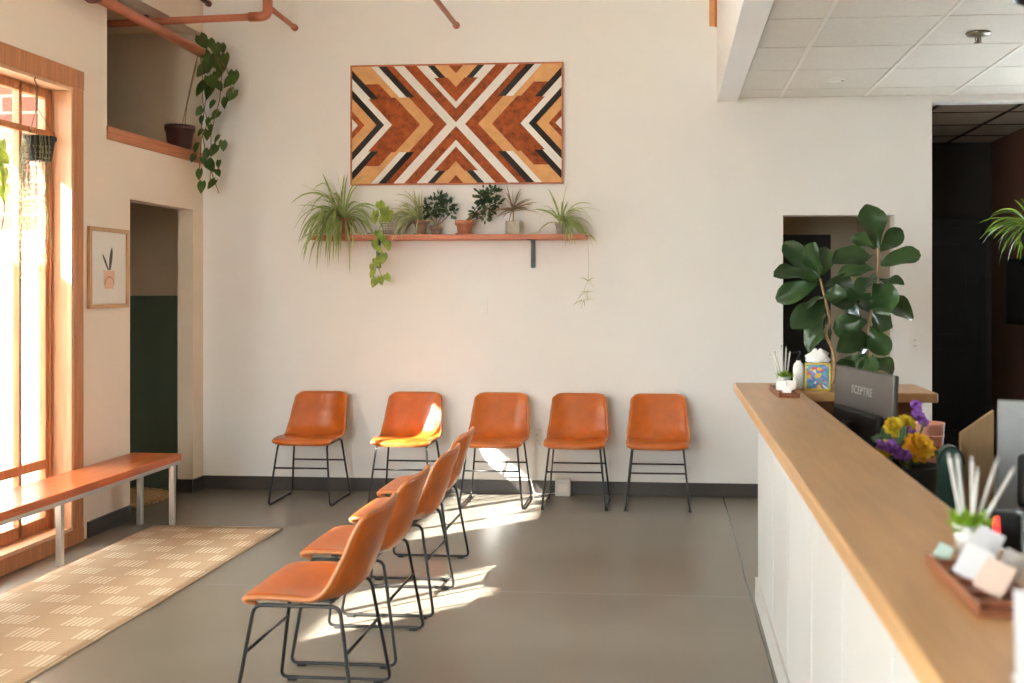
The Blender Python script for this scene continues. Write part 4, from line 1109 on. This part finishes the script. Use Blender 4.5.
pens((0.528, 1.775, 1.0703), [(-0.012, 0.005, -0.16, 0.1, 0.12), (-0.006, 0.010, -0.10, 0.05, 0.118), (0.004, 0.0, 0.02, 0.1, 0.115), (0.010, 0.006, 0.36, 0.1, 0.12), (0.013, -0.006, 0.52, -0.1, 0.115), (0.0, -0.01, 0.16, 0.2, 0.10)],
     ['white pen leaning left, leftmost in the near grass pot', 'white pen second from left in the near grass pot', 'white pen upright in the middle of the near grass pot', 'white pen leaning right in the near grass pot, second from right', 'white pen leaning far right, rightmost in the near grass pot', 'short white pen behind the upright one in the near grass pot'], 'white pens in the near grass pot')
for (lab, px, py, zc, m, rz, tl, w, h) in (
    ('white card stack upright in the near tray, in front of the pot', 977, 572, 1.60, M['cardwhite'], -0.25, 0.30, 0.042, 0.062),
    ('larger white card stack leaning in the middle of the near tray', 966, 586, 1.53, M['cardwhite'], -0.35, 0.45, 0.046, 0.052),
    ('peach coloured card stack at the near end of the near tray', 986, 603, 1.46, M['peach'], -0.40, 0.5, 0.044, 0.05),
    ('grey card stack beside the peach cards in the near tray', 1005, 587, 1.51, M['greycard'], -0.3, 0.35, 0.036, 0.05),
    ('mint green card stack at the left edge of the near tray', 940, 562, 1.655, M['mint'], -0.3, 0.6, 0.026, 0.026)):
    xc = (px - PX0) / FPX * zc; X = xc * CT - zc * ST; Y = xc * ST + zc * CT
    card_stack(lab, X, Y, m, rz, -tl, w, h, roll=0.42)
tray('small reddish wooden card tray at the far end of the counter', 0.472, 0.562, 4.27, 4.66, (0.527, 4.56, 0.0105), None, 'white pot of artificial grass with pens at the far counter end', 0)
pens((0.527, 4.56, 1.0805), [(-0.016, -0.005, -0.42, 0, 0.11), (-0.010, 0.01, -0.25, 0.1, 0.115), (-0.002, 0.012, -0.04, 0.1, 0.14), (0.004, 0.012, 0.06, 0.1, 0.135), (0.012, 0.0, 0.12, 0, 0.115)],
     ['pale pen leaning far left in the far grass pot', 'pale pen second from left in the far grass pot', 'tallest pale pen in the far grass pot', 'pale pen right of the tallest one in the far grass pot', 'pale pen at the right side of the far grass pot'], 'white pens in the far grass pot')
for (lab, x, y, w, h) in (('white card stack at the left of the far tray', 0.497, 4.42, 0.045, 0.048), ('white card stack at the right of the far tray', 0.542, 4.43, 0.04, 0.05), ('small white card stack at the front of the far tray', 0.512, 4.34, 0.04, 0.035)):
    card_stack(lab, x, y, M['paper'], -0.2, -0.35, w, h)

# tissue box, sanitizer bottle
t = thing('tissue_box', 'colourful patterned tissue box with a white tissue on the far counter end', 'tissue box', (0.69, 4.64, 1.07), R(-8))
b = MB(); b.box(-0.056, 0.056, -0.056, 0.056, 0.001, 0.125, b=0.003); bx_ = b.build('carton', M['tissueprint'], t)
b = MB()
for sx in (-1, 1): b.box(sx * 0.054 - 0.004, sx * 0.054 + 0.004, -0.0585, -0.055, 0.001, 0.127); 
b.box(-0.058, 0.058, -0.0585, -0.055, 0.119, 0.127); b.box(-0.058, 0.058, -0.0585, -0.055, 0.001, 0.009); b.build('yellow_border', M['yellow'], bx_)
b = MB(); P = []
for i in range(9):
    s = i / 8; r = 0.042 * (0.55 + 0.75 * math.sin(PI * (0.15 + 0.75 * s)) ) * (1 - 0.55 * s ** 3)
    P.append([(r * math.cos(2 * PI * j / 18) * (1 + 0.22 * math.sin(j * 2.3 + i)), r * 0.6 * math.sin(2 * PI * j / 18) * (1 + 0.2 * math.sin(j * 1.7 + 2 * i)), 0.123 + 0.062 * s + 0.006 * math.sin(j * 1.3)) for j in range(19)])
for row in P: row[-1] = row[0]
b.grid(P); b.build('tissue', M['paper'], t)
t = thing('pump_bottle', 'white pump bottle with a dark pump beside the tissue box', 'bottle', (0.605, 4.66, 1.07))
b = MB(); b.lathe([(0, 0.001), (0.024, 0.001), (0.026, 0.006), (0.026, 0.10), (0.02, 0.118), (0.011, 0.124), (0.011, 0.132), (0, 0.132)], seg=20); b.build('bottle', M['white'], t)
b = MB(); b.lathe([(0, 0.132), (0.010, 0.132), (0.010, 0.142), (0.004, 0.143), (0.004, 0.165), (0.008, 0.166), (0.008, 0.174), (0, 0.174)], seg=14); b.tube([(0, 0, 0.17), (-0.03, -0.01, 0.168), (-0.034, -0.012, 0.16)], 0.0035, seg=6); b.build('pump', M['plastic'], t)

# monitors
def monitor(label, loc, rz, back, tilt, logo, W=0.55, Hh=0.335, zb=0.13):
    t = thing('monitor', label, 'monitor', loc, rz, 'computer monitors behind the counter')
    mt = Matrix.Translation((0, 0, zb)) @ Matrix.Rotation(tilt, 4, 'X')
    b = MB(); b.box(-W / 2, W / 2, 0.0, 0.022, 0, Hh, b=0.006, mtx=mt); bk = b.build('back_shell', back, t)
    b = MB(); b.box(-W / 2 + 0.06, W / 2 - 0.06, -0.032, 0.002, 0.015, Hh * 0.52, b=0.014, mtx=mt); b.build('rear_housing', M['plastic'], t)
    b = MB(); b.box(-W / 2 + 0.01, W / 2 - 0.01, 0.0215, 0.024, 0.02, Hh - 0.01, mtx=mt); b.build('screen', M['screen'], t)
    b = MB(); b.box(-0.035, 0.035, -0.06, -0.028, 0.012, zb + 0.13, b=0.006); b.build('stand_neck', M['plastic'], t)
    b = MB(); b.box(-0.12, 0.12, -0.11, 0.09, 0.0, 0.014, b=0.005); b.build('stand_base', M['plastic'], t)
    if logo:
        fc = bpy.data.curves.new('logo_lettering', 'FONT'); fc.body = logo; fc.size = 0.046; fc.extrude = 0.0008; fc.align_x = 'CENTER'; fc.space_character = 1.12
        tmp = bpy.data.objects.new('logo_lettering', fc); COL.objects.link(tmp)
        dg = bpy.context.evaluated_depsgraph_get(); me = bpy.data.meshes.new_from_object(tmp.evaluated_get(dg)); bpy.data.objects.remove(tmp)
        me.materials.clear(); me.materials.append(M['logo'])
        fo = bpy.data.objects.new('logo_lettering', me); COL.objects.link(fo); fo.parent = bk
        fo.matrix_local = mt @ Matrix.Translation((0.0, -0.0012, Hh * 0.70)) @ Matrix.Rotation(R(90), 4, 'X')
    return t
monitor('dark grey monitor with silver lettering on its back, at the far end of the desk', (0.765, 4.045, 0.745), R(-76.6), M['plasticgrey'], R(-3), 'SCEPTRE')
monitor('silver grey monitor in front of the tan board, its plain back turned to the camera', (1.250, 2.985, 0.745), R(-23), M['silver'], R(-4), None, zb=0.12)

# flowers in black vase
vb = Vector((0.765, 3.23, 0.745))
t = thing('flower_vase', 'black vase of yellow and purple flowers behind the counter ledge', 'vase', vb)
b = MB(); b.lathe([(0, 0), (0.06, 0), (0.085, 0.10), (0.098, 0.23), (0.09, 0.23), (0.08, 0.2), (0, 0.19)], seg=28); b.build('vase', M['plastic'], t)
def PT(px, py, zc):
    xc = (px - PX0) / FPX * zc; return Vector((xc * CT - zc * ST, xc * ST + zc * CT, CH - (py - PY0) / FPX * zc))
def flower(c, r, m, name, stem_from):
    b = MB()
    for ring, (rr, nn, el) in enumerate(((0.9, 9, -25), (1.0, 11, 8), (0.92, 10, 32), (0.8, 8, 54), (0.66, 6, 74))):
        for k in range(nn):
            a = 2 * PI * (k + 0.5 * ring) / nn; d = Vector((math.cos(a) * math.cos(R(el)), math.sin(a) * math.cos(R(el)), math.sin(R(el))))
            leaf(b, d * r * 0.12, d * r * rr, r * 0.62, (0, 0, 1), 'fiddle', nu=4, nv=4, fold=0.35, curl=-0.25)
    o = b.build(name, m, t); o.location = c
    o.rotation_euler = (R(45), 0, R(15))
    s = MB(); s.tube([Vector((0, 0, 0.2)), (Vector((0, 0, 0.24)) + c) / 2, c], 0.004, seg=6); s.build('flower_stem', M['vine'], t)
for (px, py, zc, r, m, n) in ((894, 428, 3.2, 0.038, M['yellow'], 'yellow_bloom'), (905, 425, 3.27, 0.036, M['yellow'], 'yellow_bloom'), (885, 449, 3.12, 0.032, M['yellow'], 'yellow_bloom'), (918, 449, 3.13, 0.054, M['gold'], 'golden_bloom'), (900, 446, 3.25, 0.04, M['gold'], 'golden_bloom')):
    flower(PT(px, py, zc) - vb, r, m, n, None)
def spray(pts, name):
    b = MB()
    for (px, py, zc, r) in pts:
        c = PT(px, py, zc) - vb
        for k in range(16):
            d = Vector((rnd.gauss(0, 1), rnd.gauss(0, 1), rnd.gauss(0, 1))).normalized(); leaf(b, c + d * r * 0.2, c + d * r, r * 0.9, (rnd.uniform(-1, 1), -1, 0.4), 'oval', nu=3, nv=2, curl=0.1, fold=0.3)
    b.build(name, M['purple'], t)
    s = MB(); c = PT(*pts[-1][:3]) - vb; s.tube([Vector((0, 0, 0.2)), c], 0.004, seg=6); s.build('flower_stem', M['vine'], t)
spray([(916, 405, 3.3, 0.02), (917, 411, 3.3, 0.022), (920, 417, 3.28, 0.02), (924, 422, 3.27, 0.018)], 'purple_spray')
spray([(882, 444, 3.08, 0.02), (892, 447, 3.08, 0.026), (899, 452, 3.08, 0.022), (905, 456, 3.07, 0.022)], 'purple_spray')
spray([(908, 430, 3.2, 0.016), (913, 434, 3.2, 0.016)], 'purple_spray')
b = MB()
for k in range(34):
    c = PT(rnd.uniform(876, 934), rnd.uniform(438, 462), 3.2 + rnd.uniform(-0.05, 0.08)) - vb
    d = Vector((rnd.uniform(-1, 1), rnd.uniform(-1, 0.5), rnd.uniform(-0.3, 0.8))).normalized() * 0.05; leaf(b, c, c + d, 0.022, (0, -1, 0.6), 'oval', nu=4, nv=2)
b.build('leaves', M['dark'], t)

c = PT(930, 470, 3.42)
t = thing('pink_pot', 'tall salmon pink pot behind the flower vase', 'pot', (c.x, c.y, 0.745))
b = MB(); b.lathe([(0, 0), (0.036, 0), (0.040, 0.2), (0.047, 0.318), (0.050, 0.328), (0.044, 0.328), (0.040, 0.30), (0, 0.28)], seg=28); b.build('body', M['pink'], t)
b = MB(); b.tube([(0.044 * math.cos(a), 0.044 * math.sin(a), 0.285) for a in [2 * PI * i / 24 for i in range(24)]], 0.004, seg=6, closed=True); b.build('rim_band', M['pink'], t)
c = PT(950, 480, 3.02)
t = thing('desk_organizer', 'dark green upright holder with a rounded top beside the pink pot', 'desk organizer', (c.x, c.y, 0.745), R(-8))
b = MB(); poly = [(-0.036, 0.0), (0.036, 0.0), (0.036, 0.26)] + [(0.036 * math.cos(a), 0.262 + 0.05 * math.sin(a)) for a in [PI * k / 12 for k in range(1, 12)]] + [(-0.036, 0.26)]
b.prism(poly, -0.03, 0.03); b.build('body', M['teal'], t)
b = MB(); b.tube([Vector((x_, -0.03, z_)) for x_, z_ in poly[2:]], 0.003, seg=6); b.build('rim', M['plastic'], t)
c = PT(977, 470, 3.25)
t = thing('tan_board', 'tan board standing with a slanted top behind the green holder', 'board', (c.x, c.y, 0.745), R(10))
b = MB(); b.prism([(-0.058, 0.0), (0.055, 0.0), (0.055, 0.392), (-0.058, 0.318)], -0.006, 0.006); b.build('sheet', M['cardboard'], t)
b = MB(); b.box(-0.05, 0.05, -0.04, 0.05, 0.0, 0.012, b=0.002); b.build('foot', M['cardboard'], t)
c = PT(995, 531, 2.02)
t = thing('card_reader', 'small black device with a glowing red light behind the near tray', 'device', (c.x, c.y, 0.745), R(-20))
b = MB(); b.box(-0.03, 0.05, -0.02, 0.03, 0.0, 0.34, b=0.008); b.build('housing', M['plastic'], t)
b = MB(); b.prism([(-0.010, 0.262), (0.002, 0.262), (0.010, 0.30), (0.008, 0.332), (-0.004, 0.328), (-0.002, 0.30)], -0.0235, -0.019); b.build('red_light', M['red'], t)
c = PT(1022, 670, 1.18)
t = thing('sign_holder', 'white paper in a clear holder at the right edge of the counter', 'sign holder', (0.447, 1.17, 1.07), R(-12))
b = MB(); mt = Matrix.Rotation(R(-14), 4, 'X')
b.box(-0.045, 0.055, 0, 0.004, 0.002, 0.115, mtx=mt); b.build('sheet', M['cardwhite'], t)
b = MB(); b.box(-0.045, 0.055, -0.03, 0.05, 0.0, 0.004, b=0.001); b.build('base', M['whitebox'], t)

# ================================================================ FIDDLE LEAF FIG
FO = Vector((0.93, 5.62, 0.0))
t = thing('fiddle_leaf_fig', 'tall fiddle leaf fig with big dark leaves standing behind the counter', 'potted plant', FO)
b = MB(); b.lathe(pot_profile(0.13, 0.17, 0.34, 0.012, 0.04, 0.014), seg=32); b.build('pot', M['white'], t)
b = MB(); b.lathe([(0, 0.29), (0.1, 0.295), (0.155, 0.285)], seg=24); b.build('soil', M['soil'], t)
def z8(zx, zy, Y): return at(740 + zx / 2.845, 180 + zy / 2.845, Y) - FO
st1 = [Vector((-0.03, 0, 0.28)), Vector((-0.05, 0, 0.6)), z8(270, 530, 5.6), z8(245, 440, 5.6), z8(255, 400, 5.6), z8(240, 330, 5.6), z8(228, 280, 5.6)]
st2 = [Vector((0.04, 0, 0.28)), Vector((0.06, 0, 0.6)), z8(365, 540, 5.65), z8(365, 440, 5.65), z8(380, 330, 5.63), z8(392, 250, 5.62), z8(392, 195, 5.62)]
st3 = [z8(255, 400, 5.6), z8(285, 350, 5.55), z8(300, 300, 5.5)]
for s_, r_ in ((st1, 0.012), (st2, 0.013)):
    b = MB(); q = catmull(s_, 24); b.tube(q, [r_ * (1 - 0.5 * k / 24) for k in range(25)], seg=10); b.build('trunk', M['trunk'], t)
figs = [(390, 200, 368, 68, 74, 0), (395, 205, 462, 140, 50, 0), (392, 245, 512, 200, 56, 0), (388, 200, 322, 150, 50, .1), (385, 215, 272, 218, 66, -.1), (388, 255, 275, 262, 60, .1), (392, 285, 460, 288, 40, -.1), (385, 330, 500, 385, 66, 0),
        (390, 290, 420, 368, 84, -.15), (380, 330, 268, 345, 70, .05), (378, 350, 412, 425, 74, -.1), (370, 410, 416, 500, 62, 0), (368, 400, 266, 428, 70, .05), (365, 440, 285, 478, 54, -.1),
        (230, 285, 124, 172, 58, .1), (228, 288, 104, 252, 66, -.05), (228, 290, 104, 336, 58, 0), (228, 280, 196, 188, 66, -.1), (232, 275, 252, 186, 56, .1), (245, 345, 156, 412, 68, -.1), (248, 375, 186, 482, 66, 0), (236, 300, 330, 286, 50, .1),
        (258, 345, 352, 378, 66, .1), (243, 330, 186, 352, 36, -.1), (366, 500, 436, 546, 60, -.05), (366, 495, 300, 545, 56, .05), (366, 500, 372, 555, 56, -.15), (290, 430, 372, 478, 60, .05), (268, 520, 330, 528, 38, 0), (385, 265, 340, 312, 60, -.12),
        (380, 330, 395, 395, 62, .12), (250, 390, 232, 470, 54, .1), (240, 320, 292, 330, 50, -.1), (372, 380, 330, 330, 56, .15), (366, 460, 420, 470, 48, .1)]
b = MB()
for i, (bx_, by_, tx, ty, w, dy) in enumerate(figs):
    B = z8(bx_, by_, 5.62); T = z8(tx, ty, 5.6 + dy * 1.2)
    m_ = B + (T - B) * 0.06
    leaf(b, m_, T, w / 2.845 / 985 * 5.6 * 1.22, (0.75 * math.sin(i * 2.1), -0.7, 0.6 + 0.4 * math.cos(i * 1.3)), 'fiddle', nu=9, nv=6, fold=0.35, wave=0.30, curl=0.16, seed=i)
b.build('leaves', M['fig'], t)

# ================================================================ CEILING ITEMS, HANGING FERN, PENDANT, HALL PICTURE
t = thing('fire_sprinkler', 'ceiling sprinkler head above the reception', 'sprinkler head', (1.69, 5.544, ZC))
b = MB(); b.lathe([(0, 0), (0.066, 0), (0.060, -0.012), (0.022, -0.018), (0, -0.018)], seg=24); b.build('escutcheon', M['grout'], t)
b = MB(); b.tube([(0, 0, -0.01), (0, 0, -0.05)], 0.007, seg=8); b.tube([(-0.012, 0, -0.012), (-0.014, 0, -0.04), (0, 0, -0.055)], 0.003, seg=6); b.tube([(0.012, 0, -0.012), (0.014, 0, -0.04), (0, 0, -0.055)], 0.003, seg=6)
b.lathe([(0, -0.058), (0.022, -0.056), (0.022, -0.053), (0, -0.052)], seg=16); b.build('deflector', M['grout'], t)
t = thing('ceiling_sensor', 'small flush white disc on the ceiling tiles', 'ceiling sensor', (1.112, 6.706, ZC))
b = MB(); b.lathe([(0, 0), (0.065, 0), (0.062, -0.008), (0.05, -0.012), (0, -0.012)], seg=28); b.build('disc', M['grid'], t)
b = MB(); b.tube([(0.04, -0.02, -0.011), (0.052, -0.02, -0.012)], 0.005, seg=6); b.build('indicator', M['plasticgrey'], t)

FX = Vector((2.33, 6.45, 1.80))
t = thing('hanging_fern', 'bright green fern hanging in front of the dark hallway', 'hanging plant', FX)
b = MB(); b.lathe([(0, 0), (0.08, 0), (0.115, 0.12), (0.122, 0.125), (0.112, 0.125), (0, 0.10)], seg=24); b.build('pot', M['plastic'], t)
b = MB()
for a in (0.3, 2.4, 4.5): b.tube([(0.115 * math.cos(a), 0.115 * math.sin(a), 0.12), (0, 0, 0.5)], 0.0025, seg=5)
b.tube([(0, 0, 0.5), (0, 0, ZC - FX.z)], 0.003, seg=5); b.build('hanger', M['blackmetal'], t)
b = MB()
for k in range(90):
    az = rnd.uniform(0, 2 * PI); el = R(rnd.uniform(10, 80)); L_ = rnd.uniform(0.22, 0.36)
    ribbon(b, (0.05 * math.cos(az), 0.05 * math.sin(az), 0.11), az, el, L_, 0.014, rnd.uniform(4, 9), n=8)
b.build('fronds', M['fern'], t)

t = thing('pendant_lamp', 'black pendant lamp cut by the top right corner', 'lamp', (0.815, 2.10, 2.145))
b = MB(); b.lathe([(0.1, 0), (0.098, 0.03), (0.07, 0.085), (0.025, 0.11), (0, 0.112)], seg=32); b.lathe([(0.1, 0), (0.094, 0.002), (0.066, 0.08), (0.0, 0.10)], seg=32); b.build('shade', M['black'], t)
b = MB(); b.ball((0, 0, 0.05), 0.025); b.build('bulb', M['white'], t)
b = MB(); b.tube([(0, 0, 0.11), (0, 0, ZC - 2.145)], 0.004, seg=6); b.build('cord', M['black'], t)

t = thing('hall_picture', 'dark framed picture on the brown hallway wall', 'picture', (3.05, 8.82, 1.5))
b = MB(); b.box(3.02, 3.05, 8.5, 9.12, 1.22, 1.80, b=0.004); b.build('frame', M['black'], t, t.location)
b = MB(); b.box(3.016, 3.022, 8.55, 9.07, 1.27, 1.75); b.build('image', M['hall'], t, t.location)

# ================================================================ LIGHT
w = bpy.data.worlds.new('sky'); sc.world = w; w.use_nodes = True
bg = w.node_tree.nodes['Background']; bg.inputs['Color'].default_value = (0.83, 0.94, 1.0, 1); bg.inputs['Strength'].default_value = 19.0
sd = bpy.data.lights.new('sun', 'SUN'); sd.energy = 36; sd.angle = R(0.6); sd.color = (1.0, 0.97, 0.92)
so = bpy.data.objects.new('sun', sd); COL.objects.link(so)
el = math.atan(0.60)
dv = Vector((0.751 * math.cos(el), 0.660 * math.cos(el), -math.sin(el)))
so.rotation_euler = dv.to_track_quat('-Z', 'Y').to_euler(); so.location = (-8, -2, 6)
def portal(loc, sx, sy, rot):
    ld = bpy.data.lights.new('window_portal', 'AREA'); ld.shape = 'RECTANGLE'; ld.size = sx; ld.size_y = sy; ld.cycles.is_portal = True
    o = bpy.data.objects.new('window_portal', ld); COL.objects.link(o); o.location = loc; o.rotation_euler = rot
for wd in (W1, W2, W3):
    portal((XL - 0.2, (wd[0] + wd[1]) / 2, (wd[2] + wd[3]) / 2), wd[3] - wd[2], wd[1] - wd[0], (0, R(-90), 0))
for wd in FW:
    portal(((wd[0] + wd[1]) / 2, -3.25, (wd[2] + wd[3]) / 2), wd[1] - wd[0], wd[3] - wd[2], (R(90), 0, 0))

# ================================================================ CAMERA
cd = bpy.data.cameras.new('camera'); co = bpy.data.objects.new('camera', cd); COL.objects.link(co)
cd.sensor_width = 36; cd.sensor_fit = 'HORIZONTAL'; cd.lens = FPX / 1024 * 36
cd.shift_x = (512 - PX0) / 1024; cd.shift_y = (PY0 - 341.5) / 1024
co.location = (0, 0, CH); co.rotation_euler = (R(90), 0, TH)
cd.dof.use_dof = True; cd.dof.focus_distance = 6.3; cd.dof.aperture_fstop = 2.8
cd.clip_start = 0.05
sc.camera = co
sc.view_settings.view_transform = 'Standard'; sc.view_settings.look = 'None'; sc.view_settings.exposure = 0.74; sc.view_settings.gamma = 1; sc.view_settings.use_curve_mapping = False
cy_ = sc.cycles
cy_.use_denoising = True; cy_.max_bounces = 12; cy_.diffuse_bounces = 8; cy_.glossy_bounces = 4; cy_.transparent_max_bounces = 12
cy_.sample_clamp_indirect = 6.0; cy_.caustics_reflective = False; cy_.caustics_refractive = False
